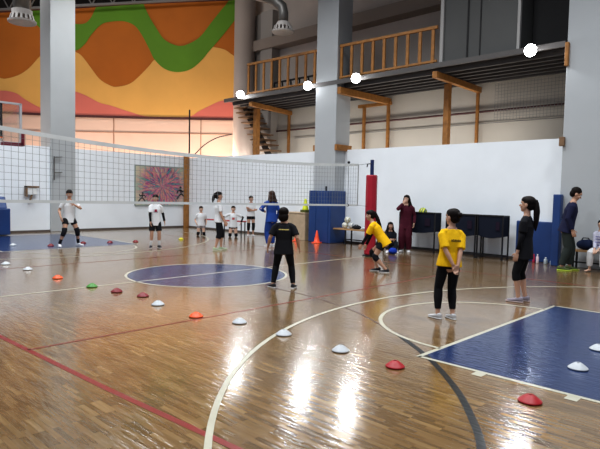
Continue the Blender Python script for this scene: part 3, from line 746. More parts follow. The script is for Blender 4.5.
bag(-10.1,13.95,.52,(.15,.1,.05),(.62,.63,.66),'bag_white','white crumpled bag at the pole end of the bench')
bag(-3.93,13.66,.46,(.20,.13,.12),(.018,.028,.07),'bag_navy','dark navy sports bag on bench between coach and boy')
# ball carts
MESHC = fabric('cart_dark_fabric', (.012,.016,.03))
def cart(x0, x1, y0, y1, label, legs):
    t = empty('ball_cart', ((x0+x1)/2,(y0+y1)/2,0), 0, label, 'ball cart', 'black fabric ball carts along the white wall')
    cxx = (x0+x1)/2; w = (x1-x0)/2; d = (y1-y0)/2
    bm = B()
    # hung fabric bin with sagging bottom
    n = 14; top = []; bot = []
    for s in (-1,1):
        rt_, rb = [], []
        for k in range(n+1):
            x = -w+2*w*k/n; sag = .06*math.sin(PI*k/n)
            rt_.append(bm.verts.new((x,s*d,1.14))); rb.append(bm.verts.new((x,s*(d-.03),.62-sag)))
        top.append(rt_); bot.append(rb)
        for k in range(n): bm.faces.new((rt_[k],rt_[k+1],rb[k+1],rb[k]))
    for k in range(n): bm.faces.new((bot[0][k],bot[0][k+1],bot[1][k+1],bot[1][k]))
    bm.faces.new((top[0][0],bot[0][0],bot[1][0],top[1][0])); bm.faces.new((top[0][n],top[1][n],bot[1][n],bot[0][n]))
    obj('fabric_bin', bm, MESHC, t)
    bm = B()
    for a, b in (((-w,-d),(w,-d)),((w,-d),(w,d)),((w,d),(-w,d)),((-w,d),(-w,-d))):
        bar(bm, (a[0],a[1],1.15), (b[0],b[1],1.15), .03)
    obj('top_frame', bm, BLACK, t)
    bm = B()
    for a, b in (((-w,-d),(w,-d)),((w,-d),(w,d)),((w,d),(-w,d)),((-w,d),(-w,-d))): bar(bm, (a[0],a[1],.10), (b[0],b[1],.10), .03)
    obj('bottom_frame', bm, BLACK, t)
    for x in (-w,w):
        for y in (-d,d):
            bm = B(); bar(bm, (x,y,.06), (x,y,1.15), .032); lg = obj('leg', bm, BLACK, t)
            bm = B(); lathe(bm, [(.03,-.015),(.03,.015)], 14); bmesh.ops.transform(bm, matrix=Matrix.Translation((x,y,.03)) @ Matrix.Rotation(PI/2,4,'X'), verts=bm.verts); obj('castor', bm, BLACK, lg)
    bm = B(); box(bm, w*.45,w*.75,-d-.006,-d-.002,.78,1.0); obj('patch', bm, fabric('faded_red_patch', (.020,.012,.026)), t)
    return t
cart(-9.1,-7.93,13.76,14.08,'black fabric ball cart between maroon woman and yellow-shirt girl',0)
cart(-7.54,-6.68,13.72,14.08,'black fabric ball cart partly behind the yellow-shirt girl',0)
cart(-6.62,-5.93,13.72,14.08,'black fabric ball cart just left of the tall girl in black',0)
volleyball(-8.40,13.88,1.06,.12,'yellow and green ball on top of the left ball cart',(.70,.75,.08),(.10,.16,.12),'ball_yellow')
# blue bag on floor
t = empty('blue_bag', (-8.60,12.70,0), R(-40), 'bright blue bag on the floor left of the maroon woman', 'bag')
bm = B(); ell(bm, (0,0,.08), (.17,.12,.08)); ell(bm, (.02,0,.11), (.14,.10,.07)); obj('body', bm, fabric('bright_blue', (.015,.05,.36)), t, smooth=True)
bm = B(); bar(bm, (-.08,0,.15), (0,0,.22), .02); bar(bm, (0,0,.22), (.1,0,.15), .02); obj('handle', bm, BLACK, t)
# low red frame behind kneeling girls
t = empty('low_bench', (-16.3,12.9,0), R(8), 'low red topped bench behind the two kneeling girls', 'bench')
bm = B(); box(bm, -1.3,.9,-.14,.14,.54,.58); obj('seat', bm, mat('bench_red', (.42,.05,.06), .5, noise=.1), t, bevel=.01)
for x in (-1.25,-.2,.85):
    bm = B(); bar(bm, (x,-.1,0),(x,-.1,.54),.03); bar(bm, (x,.1,0),(x,.1,.54),.03); obj('leg', bm, BLACK, t)
# bottles
def bottle(x, y, h, r, nm, col, cap, label):
    t = empty('water_bottle', (x,y,0), 0, label, 'bottle', 'drinks bottles by the blue mat')
    bm = B(); lathe(bm, [(r*.9,0),(r,.01),(r,h*.62),(r*.8,h*.72),(r*.42,h*.84),(r*.42,h*.9)], 20)
    m = mat(nm, col, .2); 
    obj('body', bm, m, t, smooth=True)
    bm = B(); lathe(bm, [(r*.5,h*.88),(r*.5,h),(r*.4,h)], 16); obj('cap', bm, mat('cap_'+cap, dict(white=(.8,.8,.8),red=(.5,.03,.06),blue=(.05,.15,.5))[cap], .4), t)
bottle(-5.42,14.08,.11,.04,'bottle_white',(.72,.74,.76),'white','short white bottle, leftmost by the blue mat')
bottle(-5.24,14.05,.22,.035,'bottle_red',(.42,.03,.08),'red','red bottle behind the white one by blue mat')
bottle(-5.12,13.98,.23,.035,'bottle_pink',(.75,.60,.64),'white','pinkish white bottle right of the red one')
bottle(-4.92,13.98,.17,.045,'bottle_clear',(.42,.47,.50),'white','clear greyish bottle, second from the right')
bottle(-4.76,13.92,.15,.035,'bottle_blue',(.55,.62,.70),'blue','small pale blue bottle, rightmost by the narrow pad')

# ================================================================ people
SKIN = mat('skin', (.50,.29,.20), .55, noise=.05, nscale=25)
SKINL = mat('light_skin', (.60,.38,.28), .55, noise=.05, nscale=25)
HAIRD = mat('dark_hair', (.010,.006,.005), .6, noise=.4, nscale=40, bump=.5, spec=.15)
HAIRB = mat('brown_hair', (.045,.020,.010), .6, noise=.4, nscale=40, bump=.5, spec=.2)
EYEW = mat('eye_white', (.75,.73,.70), .3); EYED = mat('eye_dark', (.01,.007,.005), .2); LIP = mat('lips', (.42,.12,.10), .5)
BROW = mat('brow', (.02,.012,.01), .8)

def ik(a, c, l1, l2, hint):
    a = Vector(a); c = Vector(c); d = c-a; L = d.length
    if L > (l1+l2)*.998: c = a + d*((l1+l2)*.998/L); d = c-a; L = d.length
    x = (l1*l1-l2*l2+L*L)/(2*L); h = math.sqrt(max(0, l1*l1-x*x)); dn = d/L
    hv = Vector(hint) - dn*Vector(hint).dot(dn)
    if hv.length < 1e-4: hv = Vector((0,1,0))
    hv.normalize()
    return a+dn*x+hv*h, c
def remeshed(name, bm, m, parent, vox, sm=4, fac=.5):
    o = obj(name, bm, m, parent, smooth=True)
    r = o.modifiers.new('remesh', 'REMESH'); r.mode = 'VOXEL'; r.voxel_size = vox; r.use_smooth_shade = True
    s = o.modifiers.new('smooth', 'SMOOTH'); s.factor = fac; s.iterations = sm
    return o

def person(label, x, y, face, Ht, P, O, z0=0):
    """P pose, O outfit.  face: world heading in degrees (direction the person looks along)"""
    t = empty('person', (x,y,z0), R(face-90), label, 'person')
    near = O.get('near', False); vox = .0055 if near else .0075
    w = P.get('w', 1.0)
    def S(v): return Vector(v)*Ht
    # --- skeleton
    pel = Vector(P.get('pel', (0,0,.515)))
    lean, side, tw = R(P.get('lean',2)), R(P.get('side',0)), R(P.get('twist',0))
    d = Vector((math.sin(side), math.sin(lean), math.cos(lean)*math.cos(side))).normalized()
    latH = Vector((1,0,0)); latS = Matrix.Rotation(tw, 3, 'Z') @ Vector((1,0,0)); latS = (latS - d*latS.dot(d)).normalized()
    shc = pel + d*.295; nb = pel + d*.318
    waist = pel + d*.10 + Vector((0,.004,0)); chest = pel + d*.21
    hd = (d*.5 + Vector((0,.12,1))*.5 + Vector(P.get('headoff',(0,0,0)))).normalized()
    hs = P.get('hs', 1.07)*Ht/1.6            # head scale
    hc = nb*Ht + hd*(.135*hs)              # head centre in metres
    shc = shc - d*.018; shL = shc - latS*.090*w**.5; shR = shc + latS*.090*w**.5; shc = shc + d*.018
    hipL = pel - latH*.05; hipR = pel + latH*.05
    l1, l2, t1, t2 = .170, .150, .245, .235
    arms = {}; legs = {}
    for s, sh in (('L', shL), ('R', shR)):
        sg = -1 if s == 'L' else 1
        wr = P.get('hand'+s)
        wr = Vector(wr) if wr is not None else sh + Vector((sg*.045, .01, -.312))
        el, wr = ik(sh, wr, l1, l2, P.get('elb'+s, (sg*.35,-1,-.1)))
        arms[s] = (sh, el, wr)
    for s, hp in (('L', hipL), ('R', hipR)):
        sg = -1 if s == 'L' else 1
        an = Vector(P.get('foot'+s, (sg*.055, 0, .045)))
        if 'knee'+s in P: kn = Vector(P['knee'+s])
        else: kn, an = ik(hp, an, t1, t2, P.get('kh'+s, (sg*.1,1,0)))
        legs[s] = (hp, kn, an)
    # --- body: one continuous surface
    bm = B()
    loft(bm, [S(pel-d*.035), S(pel), S(waist), S(chest), S(shc-d*.02), S(shc+d*.012)],
         [(.072*w*Ht,.052*w*Ht),(.084*w*Ht,.058*w*Ht),(.066*w*Ht,.046*w*Ht),(.078*w*Ht,.053*w*Ht),(.076*w*Ht,.043*w*Ht),(.050*w*Ht,.034*w*Ht)], latS, 18)
    loft(bm, [S(shc-d*.01), S(nb), hc-hd*.055*hs], [.040*Ht,.031*Ht,.030*Ht], latS, 14)
    for s, (sh, el, wr) in arms.items():
        inn = shc + (sh-shc)*.55 - d*.012
        loft(bm, [S(inn), S(sh-d*.014), S(sh.lerp(el,.4)), S(el), S(el.lerp(wr,.3)), S(wr)],
             [.024*w*Ht,.027*w*Ht,.025*w*Ht,.021*w*Ht,.0215*w*Ht,.0145*Ht], Vector((1,0,0)) if abs((el-sh).normalized().x) < .8 else Vector((0,1,0)), 12)
    for s, (hp, kn, an) in legs.items():
        loft(bm, [S(hp), S(hp.lerp(kn,.35)), S(hp.lerp(kn,.8)), S(kn), S(kn.lerp(an,.3)+Vector((0,-.004,0))), S(kn.lerp(an,.75)), S(an)],
             [.050*w*Ht,.047*w*Ht,.036*w*Ht,.032*w*Ht,.034*w*Ht,.022*w*Ht,.020*Ht], Vector((1,0,0)), 14)
    # feet
    fd = {}
    for s, (hp, kn, an) in legs.items():
        sg = -1 if s == 'L' else 1
        ta = R(P.get('toe'+s, sg*-12)); td = Vector((-math.sin(ta), math.cos(ta), 0))
        if P.get('kneel'): td = Vector((0,-1,-.15)).normalized()
        fd[s] = td
        zc = .022 if not P.get('kneel') else an.z
        a2 = Vector((an.x, an.y, max(.024, an.z-.02)))
        loft(bm, [S(an), S(a2-td*.012), ], [.019*Ht,.019*Ht], Vector((1,0,0)), 10)
        b0 = a2-td*.022; b1 = a2+td*.055+Vector((0,0,-.006)); b2 = a2+td*.102+Vector((0,0,-.013))
        loft(bm, [S(b0), S(b1), S(b2)], [(.017*Ht,.018*Ht),(.022*Ht,.014*Ht),(.022*Ht,.009*Ht)], td.cross(Vector((0,0,1))), 12)
    # hands
    for s, (sh, el, wr) in arms.items():
        sg = -1 if s == 'L' else 1
        fdv = Vector(P['hdir'+s]).normalized() if 'hdir'+s in P else (wr-el).normalized()
        pn = Vector(P.get('palm'+s, (-sg,0,0))); pn = (pn - fdv*pn.dot(fdv)).normalized()
        lt = fdv.cross(pn).normalized()
        if lt.y < 0: lt = -lt                     # thumb side forward
        if 'thumb'+s in P and lt.dot(Vector(P['thumb'+s])) < 0: lt = -lt
        k = Ht/1.6; W_ = S(wr)
        loft(bm, [W_, W_+fdv*.03*k, W_+fdv*.075*k], [(.018*k,.013*k),(.034*k,.014*k),(.038*k,.012*k)], lt, 12)
        curl = P.get('curl', .35)
        for i, (o_, L_) in enumerate(((.029,.062),(.010,.070),(-.010,.066),(-.029,.052))):
            p0 = W_+fdv*.075*k+lt*o_*k; spread = lt*(o_*1.3)
            d1 = (fdv+spread+pn*curl*.5).normalized(); d2 = (fdv+spread*.6+pn*curl*1.6).normalized(); d3 = (fdv*.7+pn*curl*2.6).normalized()
            p1 = p0+d1*L_*.45*k; p2 = p1+d2*L_*.33*k; p3 = p2+d3*L_*.25*k
            loft(bm, [p0-fdv*.01*k,p0,p1,p2,p3], [.0088*k,.0088*k,.0085*k,.0078*k,.0068*k], lt, 8)
        p0 = W_+fdv*.022*k+lt*.022*k; p1 = p0+(fdv*.55+lt*.85+pn*.25).normalized()*.036*k; p2 = p1+(fdv*.9+lt*.35+pn*.45).normalized()*.032*k
        loft(bm, [p0,p1,p2], [.0125*k,.0105*k,.0085*k], pn, 8)
    # head
    hy, hp_ = R(P.get('hyaw',0)), R(P.get('hpitch',0))
    Rh = Matrix.Rotation(hy, 3, 'Z') @ Matrix.Rotation(hp_, 3, 'X') @ Matrix.Rotation(R(P.get('hroll',0)),3,'Y')
    def Hd(v): return hc + Rh @ (Vector(v)*hs)
    def he(c, r): ell(bm, Hd(c), [q*hs for q in r], Rh, 20, 14)
    he((0,-.010,.025), (.070,.086,.080)); he((0,.022,-.035), (.055,.056,.058)); he((0,.040,-.072), (.030,.034,.028))
    he((0,.050,.030), (.048,.030,.035))
    loft(bm, [Hd((0,.074,.010)), Hd((0,.086,-.012)), Hd((0,.091,-.022))], [.007*hs,.010*hs,.012*hs], Rh @ Vector((1,0,0)), 8)
    he((.034,.056,-.022), (.022,.018,.018)); he((-.034,.056,-.022), (.022,.018,.018))
    for sx_ in (-1,1): he((sx_*.073,-.006,-.008), (.010,.020,.030))
    body = remeshed('body', bm, SKINL if O.get('light') else SKIN, t, vox, 3)
    # face
    for sx_ in (-1,1):
        bm = B(); ell(bm, Hd((sx_*.028,.066,.004)), [.0125*hs]*3, Rh, 12, 8); e_ = obj('eye', bm, EYEW, body, smooth=True)
        bm = B(); ell(bm, Hd((sx_*.028,.0755,.004)), [.0062*hs,.004*hs,.0062*hs], Rh, 10, 6); 
        obj('iris', bm, EYED, body, smooth=True)
        bm = B(); loft(bm, [Hd((sx_*.014,.078,.022)), Hd((sx_*.030,.077,.027)), Hd((sx_*.044,.068,.021))], [.0028*hs]*3, Rh @ Vector((0,1,0)), 6); obj('eyebrow', bm, BROW, body, smooth=True)
    bm = B(); ell(bm, Hd((0,.076,-.048)), (.020*hs,.006*hs,.0065*hs), Rh, 12, 8); obj('lips', bm, LIP, body, smooth=True)
    # hair
    hm = HAIRB if O.get('hairc') == 'brown' else HAIRD
    hb = B(); st_ = O.get('hair','bun')
    def hh(c, r): ell(hb, Hd(c), [q*hs for q in r], Rh, 24, 16)
    hh((0,-.024,.042), (.081,.088,.078)); hh((0,-.045,-.005), (.068,.062,.072))
    if st_ in ('ponytail','long','bob','bun'):
        hh((0,.0,.060), (.070,.080,.055))
    if st_ == 'bun': hh((0,-.118,.035), (.036,.034,.036))
    if st_ == 'bob':
        hh((0,-.055,-.045), (.090,.065,.085)); hh((.060,-.03,-.04),(.034,.050,.07)); hh((-.060,-.03,-.04),(.034,.050,.07)); hh((0,-.03,.05),(.092,.095,.082))
    if st_ == 'ponytail':
        hh((0,-.108,.055), (.026,.026,.026))
        L_ = O.get('tail', .30); sw = Vector(O.get('sway', (0,-.3,0)))
        p = [Hd((0,-.09,.06)), Hd((0,-.118,.035))]
        p += [p[1]+Vector((0,-.004,-.3*L_))+sw*L_*.12, p[1]+Vector((0,.004,-.65*L_))+sw*L_*.3, p[1]+Vector((0,.012,-L_))+sw*L_*.5]
        loft(hb, p, [.016*hs,.028*hs,.042*hs,.036*hs,.012*hs], Rh @ Vector((1,0,0)), 12)
    if st_ == 'long':
        L_ = O.get('tail', .32)
        b0 = Hd((0,-.045,.0))
        back = -d.cross(latS).normalized() if d.cross(latS).y > 0 else d.cross(latS).normalized()
        for ox in (-.052,0,.052):
            q0 = Hd((ox,-.05,0)); sgx = ox*1.2
            loft(hb, [q0, q0+Vector((sgx*.4,-.02,-.12)), q0+Vector((sgx,-.045,-.2)), q0+Vector((sgx,-.03,-L_))], [.04*hs,.042*hs,.038*hs,.016*hs], Rh @ Vector((1,0,0)), 12)
        for ox in (-1,1):
            q0 = Hd((ox*.064,.005,.02))
            loft(hb, [q0, q0+Vector((ox*.014,-.01,-.1)), q0+Vector((ox*.018,.015,-.2)), q0+Vector((ox*.01,.03,-L_*.85))], [.022*hs,.026*hs,.026*hs,.010*hs], Rh @ Vector((1,0,0)), 10)
    remeshed('hair', hb, hm, t, .007, 3)
    # --- clothing
    g = O.get('loose', 1.0)
    if 'shirt' in O:
        nm, col, sl, hem = O['shirt']
        sb = B(); bot = pel - d*hem
        a = .013/Ht*1.5*g
        loft(sb, [S(bot), S(bot+d*.03), S(waist), S(chest), S(shc-d*.025), S(shc+d*.008), S(shc+d*.018)],
             [((.102*w+a)*Ht,(.068*w+a)*Ht),((.098*w+a)*Ht,(.065*w+a)*Ht),((.078*w+a)*Ht,(.052*w+a)*Ht),((.086*w+a)*Ht,(.057*w+a)*Ht),((.074*w+a*.3)*Ht,(.047*w+a*.5)*Ht),((.048*w+a*.1)*Ht,(.035*w+a*.2)*Ht),((.034)*Ht,(.030)*Ht)], latS, 22, dome=False)
        for s, (sh, el, wr) in arms.items():
            inn = shc + (sh-shc)*.35 - d*.006
            ra = .034*w*Ht*min(1.15,g)
            pts = [S(inn), S(shc.lerp(sh,.85)-d*.010), S(sh.lerp(el,.16)+(sh-shc)*.05)]; rs = [ra*.80, ra*.98, ra*1.02]
            if sl <= .5: pts.append(S(sh.lerp(el, sl*2))); rs.append(ra*1.08)
            else:
                f2 = (sl-.5)*2; pts += [S(sh.lerp(el,.5)), S(el), S(el.lerp(wr,f2))]; rs += [ra*.92, ra*.82, ra*.66]
            loft(sb, pts, rs, Vector((1,0,0)) if abs((el-sh).normalized().x) < .8 else Vector((0,1,0)), 14, dome=True, flat1=True)
        shirt = remeshed('shirt', sb, fabric(nm, col), t, vox*1.1, 9)
        for pr in O.get('prints', ()):
            nm_, col_, fr, px, pz, pw, ph, kind = pr
            back = Vector((-d.cross(latS))) ; fwd = latS.cross(d) * -1
            fwd = d.cross(latS)
            if fwd.y < 0: fwd = -fwd
            cc = S(pel + d*pz + latS*px) + fwd*(fr*.16)
            pb = B()
            def cell(x0,x1,z0_,z1_):
                nx = max(1,int((x1-x0)/.015)); nz = max(1,int((z1_-z0_)/.015))
                grid = [[pb.verts.new(cc + latS*(x0+(x1-x0)*i/nx) + d*(z0_+(z1_-z0_)*j/nz)) for j in range(nz+1)] for i in range(nx+1)]
                for i in range(nx):
                    for j in range(nz): pb.faces.new((grid[i][j],grid[i+1][j],grid[i+1][j+1],grid[i][j+1]))
            if kind == 'text':
                n_ = 8
                for i in range(n_):
                    a0 = -pw/2+pw*i/n_; ww = pw/n_*.8
                    cell(a0, a0+ww*.35, -ph/2, ph/2); cell(a0+ww*.35, a0+ww, ph/2*(.3 if i%3 else -.2), ph/2*(1 if i%2 else .5)); cell(a0+ww*.7, a0+ww, -ph/2, ph*.3)
                    cell(a0+ww*.3, a0+ww*.8, -ph/2, -ph*.3)
            else: cell(-pw/2, pw/2, -ph/2, ph/2)
            po = obj('shirt_print', pb, fabric(nm_, col_), shirt)
            sw_ = po.modifiers.new('wrap', 'SHRINKWRAP'); sw_.target = shirt; sw_.wrap_method = 'PROJECT'; sw_.use_project_y = True; sw_.use_negative_direction = fr < 0 or True; sw_.use_positive_direction = True; sw_.wrap_mode = 'ABOVE_SURFACE'; sw_.offset = .003
    if 'sleeves' in O:      # arm sleeves
        for s, (sh, el, wr) in arms.items():
            ab = B(); f0, f1 = O['sleeves'][1:3]
            p = [sh.lerp(el,f0), el, el.lerp(wr,f1)]
            loft(ab, [S(q) for q in p], [.028*w*Ht,.0245*w*Ht,.020*w*Ht], Vector((1,0,0)), 14, dome=False); obj('arm_sleeve', ab, fabric(*O['sleeves'][0]), t, smooth=True)
    if 'pants' in O:
        nm, col, ln, gg = O['pants']         # ln: 0..1 thigh, 1..2 shin
        pb = B()
        loft(pb, [S(pel-d*.055), S(pel-d*.02), S(pel+d*.045), S(pel+d*.065)], [((.070*w)*Ht,(.052*w)*Ht),((.093*w)*Ht,(.066*w)*Ht),((.083*w)*Ht,(.058*w)*Ht),((.080*w)*Ht,(.056*w)*Ht)], latH, 20, dome=False)
        for s, (hp, kn, an) in legs.items():
            q = [hp, hp.lerp(kn,.35)]; r_ = [.050*w, .051*w*gg**.5]
            if ln <= 1: q.append(hp.lerp(kn, ln)); r_.append(.047*w*gg)
            else:
                f = ln-1; q += [hp.lerp(kn,.85), kn, kn.lerp(an,.35*min(1,f*2)), kn.lerp(an,f)]
                r_ += [.041*w*gg, .038*w*gg, .039*w*gg, (.034 if f < .6 else .027)*w*gg**1.5]
            loft(pb, [S(v) for v in q], [k_*Ht for k_ in r_], Vector((1,0,0)), 16, dome=True, flat1=True)
        remeshed('shorts' if ln < 1.05 else 'trousers', pb, fabric(nm, col), t, vox*1.1, 3)
    for key, nmx in (('pads','knee_pad'), ('socks','sock')):
        if key in O:
            (nm, col), a_, b_ = O[key]
            for s, (hp, kn, an) in legs.items():
                kb = B()
                def at(f): return hp.lerp(kn, f) if f <= 1 else kn.lerp(an, f-1)
                def rad(f): return (.044 if f < .9 else .041 if f < 1.2 else .037 if f < 1.5 else .026)
                n_ = 6; fs = [a_+(b_-a_)*i/n_ for i in range(n_+1)]
                loft(kb, [S(at(f)) for f in fs], [rad(f)*w*Ht for f in fs], Vector((1,0,0)), 16, dome=False)
                obj(nmx, kb, fabric(nm, col), t, smooth=True)
    if 'shoes' in O:
        nm, col, solec = O['shoes']
        for s, (hp, kn, an) in legs.items():
            td = fd[s]; k = Ht*.62*O.get('shoe',1.0)
            lt = td.cross(Vector((0,0,1))).normalized(); upv = lt.cross(td).normalized()
            base = S(an) - upv*(.045*Ht if not P.get('kneel') else .03) ; 
            if not P.get('kneel'): base.z = P.get('fz', 0)+max(0,(an.z-.045)*Ht)
            def ring(bmx, yy, hw, za, zb, nn=14):
                out = []
                for q in range(nn):
                    a = 2*PI*q/nn; cxx, syy = math.cos(a), math.sin(a)
                    sx1 = math.copysign(abs(cxx)**.75, cxx); sy1 = math.copysign(abs(syy)**.75, syy)
                    out.append(bmx.verts.new(base + td*yy*k + lt*sx1*hw*k + upv*((za+zb)/2+(zb-za)/2*sy1)*k))
                return out
            def shell(secs):
                bx = B(); rg = [ring(bx, *q) for q in secs]
                for a, b in zip(rg, rg[1:]):
                    for q in range(14): bx.faces.new((a[q], a[(q+1)%14], b[(q+1)%14], b[q]))
                bx.faces.new(list(reversed(rg[0]))); bx.faces.new(rg[-1]); return bx
            so = obj('shoe', shell([(-.066,.018,.02,.07),(-.060,.030,.012,.088),(-.03,.036,.012,.092),(.01,.037,.012,.086),(.05,.040,.012,.064),(.10,.044,.012,.052),(.14,.040,.012,.044),(.168,.026,.012,.034),(.178,.012,.016,.028)]), fabric(nm, col, .6), t, smooth=True)
            obj('sole', shell([(-.072,.020,.0,.022),(-.062,.034,.0,.024),(0,.037,.0,.022),(.05,.042,.0,.022),(.10,.047,.0,.022),(.14,.044,.0,.022),(.172,.028,.002,.022),(.185,.012,.006,.020)]), mat('sole_'+nm, solec, .6, noise=.05), so, smooth=True)
    return t

def heading(x, y, phi):
    """phi: 0 = away from the photographer, 90 = to the photo's right, 180 = towards"""
    return math.degrees(math.atan2(y, x)) - phi
WT = ('white_tee', (.72,.73,.75)); BK = ('black_cloth', (.012,.012,.015)); YE = ('yellow_tee', (.80,.47,.01))
WSH = ('white_shoe', (.72,.72,.74), (.8,.8,.8)); BSH = ('black_shoe', (.03,.03,.035), (.75,.75,.75))
PADS = (('pad_black', (.014,.014,.018)), .82, 1.34)
def put(label, x, y, phi, Ht, P, O): return person(label, x, y, heading(x,y,phi), Ht, P, O)

put('girl in white tee and black shorts standing wide-legged in far key', -15.41, 6.54, 152, 1.64,
    dict(footL=(-.17,0,.045), footR=(.17,0,.045), pel=(0,0,.49), handL=(-.03,.12,.72), elbL=(-1,0,-.6), palmL=(0,-1,0), handR=(.17,.05,.50), hyaw=-25, hpitch=-12, toeL=20, toeR=-20),
    dict(shirt=(*WT,.36,.08), pants=(*BK,.50,1.1), pads=(('pad_black',(.014,.014,.018)),.78,1.36), socks=(('sock_black',(.015,.015,.018)),1.62,1.97), shoes=WSH, hair='bun'))
put('girl in white tee with red chest print standing before the poster', -13.61, 8.22, 172, 1.52,
    dict(footL=(-.075,0,.045), footR=(.075,0,.045), hyaw=-20, handL=(-.165,.03,.50), handR=(.10,.12,.49), elbR=(1,-.8,0)),
    dict(shirt=(*WT,.40,.09), pants=(*BK,.80,1.15), sleeves=(BK,.35,.95), socks=(('sock_white',(.7,.7,.72)),1.55,1.97), shoes=BSH, hair='bun',
         prints=(('print_red',(.35,.04,.08),1,.0,.19,.07,.07,'blk'),('print_dark',(.12,.06,.1),1,.0,.165,.12,.02,'blk'))))
kn = dict(pel=(0,-.03,.285), kneel=True, kneeL=(-.075,.03,.045), kneeR=(.075,.03,.045), footL=(-.075,-.22,.04), footR=(.075,-.22,.04), lean=0)
put('girl in white tee kneeling left of the standing ponytail girl', -16.67, 12.0, 175, 1.42,
    dict(kn, handL=(-.13,.05,.33), handR=(.13,.05,.33), hyaw=10),
    dict(shirt=(*WT,.40,.03), pants=('grey_short',(.30,.29,.30),.4,1.1), pads=PADS, hair='bun', light=True))
put('girl in white tee kneeling right of the standing ponytail girl', -15.51, 12.59, 178, 1.48,
    dict(kn, handL=(-.19,.02,.36), handR=(.19,.02,.36), elbL=(-1,-.2,0), elbR=(1,-.2,0)),
    dict(shirt=(*WT,.40,.05), sleeves=(BK,.4,.95), pants=(*BK,.3,1.1), pads=PADS, hair='bun', light=True,
         prints=(('print_red2',(.5,.12,.12),1,.0,.17,.09,.08,'blk'),)))
put('ponytailed girl in white tee and black capris facing right', -12.17, 9.35, 80, 1.64,
    dict(footL=(-.06,.06,.045), footR=(.06,-.06,.045), handR=(.12,.08,.49), handL=(-.08,.12,.50), toeL=0, toeR=-5, elbR=(.6,-1,0), lean=0, hyaw=-5),
    dict(shirt=(*WT,.40,.04), pants=(*BK,1.30,1.2), shoes=('pale_lime_shoe',(.42,.50,.34),(.7,.74,.6)), hair='ponytail', tail=.22, sway=(0,-.55,0),
         prints=(('logo_black',(.03,.03,.04),1,-.045,.24,.05,.025,'blk'),)))
put('girl in white tee with long black knee pads, arms folded', -15.47, 13.4, 170, 1.52,
    dict(footL=(-.06,0,.045), footR=(.06,0,.045), handL=(.06,.10,.68), handR=(-.05,.11,.65), elbL=(-1,-.4,-.5), elbR=(1,-.4,-.5), hyaw=15, palmL=(0,-1,0), palmR=(0,-1,0)),
    dict(shirt=(*WT,.40,.02), pants=(*BK,.42,1.05), pads=(('pad_black',(.014,.014,.018)),.78,1.55), shoes=WSH, hair='bun'))
put('woman in a blue tracksuit standing behind the child in black', -11.97, 11.19, -35, 1.70,
    dict(footL=(-.055,0,.045), footR=(.055,.03,.045), handL=(-.10,.11,.64), elbL=(-1,-.2,-.5), w=1.02, hyaw=10, handR=(.14,.02,.50)),
    dict(shirt=('track_blue',(.025,.07,.30),.97,.07), pants=('track_blue_dark',(.022,.06,.27),1.9,1.3), shoes=WSH, hair='long', hairc='brown', tail=.16, loose=1.5))
put('short-haired child in black tee with gold back stripe', -6.58, 6.45, 4, 1.38,
    dict(pel=(0,0,.50), footL=(-.125,.0,.045), footR=(.125,0,.045), handL=(-.20,.05,.50), handR=(.19,.03,.50), w=1.08, hs=1.12, toeL=38, toeR=-15, hyaw=-30),
    dict(near=True, shirt=(*BK,.40,.08), pants=('black_leggings',(.010,.010,.012),1.92,1.0), shoes=BSH, hair='bob', loose=1.3,
         prints=(('gold_print',(.45,.36,.12),-1,.0,.225,.17,.016,'blk'),)))
put('girl in yellow tee crouching low to the left of red pad', -6.65, 9.48, -82, 1.52,
    dict(pel=(0,0,.43), lean=33, footL=(-.06,-.05,.045), footR=(.06,.085,.045), handL=(-.09,.30,.36), handR=(.10,.27,.34), elbR=(.5,-1,0), elbL=(-.4,-1,0), hpitch=-8, toeL=0, toeR=0),
    dict(near=True, shirt=(*YE,.42,.07), sleeves=(BK,.75,.95), pants=(*BK,.50,1.2), pads=(('pad_black',(.014,.014,.018)),.84,1.28), shoes=BSH, hair='ponytail', tail=.36, sway=(0,-.9,0), loose=1.3))
put('woman in a maroon suit raising a hand to her mouth', -8.69, 13.46, 190, 1.66,
    dict(footL=(-.06,0,.045), footR=(.06,.02,.045), handR=(.035,.115,.855), elbR=(.8,.2,-1), palmR=(0,-.6,.3), handL=(-.145,.03,.50), w=1.05, hyaw=-8, curl=.8),
    dict(shirt=('maroon_cloth',(.075,.012,.025),.96,.10), pants=('maroon_trouser',(.07,.011,.022),1.93,1.45), shoes=WSH, hair='long', tail=.30, loose=1.2, light=True))
put('girl in yellow tee with hands clasped behind her back', -3.5, 6.48, -24, 1.45,
    dict(side=3.5, footL=(-.085,.02,.045), footR=(.045,-.01,.045), handL=(-.015,-.115,.515), handR=(.03,-.118,.50), elbL=(-1,-.3,0), elbR=(1,-.3,0), palmL=(0,-1,0), palmR=(0,-1,0), thumbL=(1,0,0), thumbR=(-1,0,0), hs=1.13, hyaw=28, toeL=25, toeR=5, curl=.8, hdirL=(.35,.05,-.9), hdirR=(-.3,.05,-.95)),
    dict(near=True, shirt=(*YE,.46,.032), pants=('black_leggings',(.010,.010,.012),1.80,1.02), shoes=('offwhite_shoe',(.55,.55,.56),(.7,.7,.7)), hair='bun', loose=1.35,
         prints=(('dark_lettering',(.05,.04,.02),-1,.018,.205,.135,.030,'text'),)))
put('tall girl in black with long ponytail looking left', -3.30, 8.48, -78, 1.64,
    dict(footL=(-.05,.03,.045), footR=(.05,-.01,.045), handL=(-.115,.045,.47), handR=(.12,.03,.47), hpitch=5, hs=1.12, toeL=0, toeR=-5, w=.95, lean=-1),
    dict(near=True, shirt=(*BK,.36,.10), sleeves=(BK,.72,.80), pants=('black_leggings',(.010,.010,.012),1.30,1.05), shoes=('grey_purple_shoe',(.30,.27,.32),(.55,.45,.45)), hair='ponytail', tail=.42, sway=(0,-.05,0), loose=1.25))
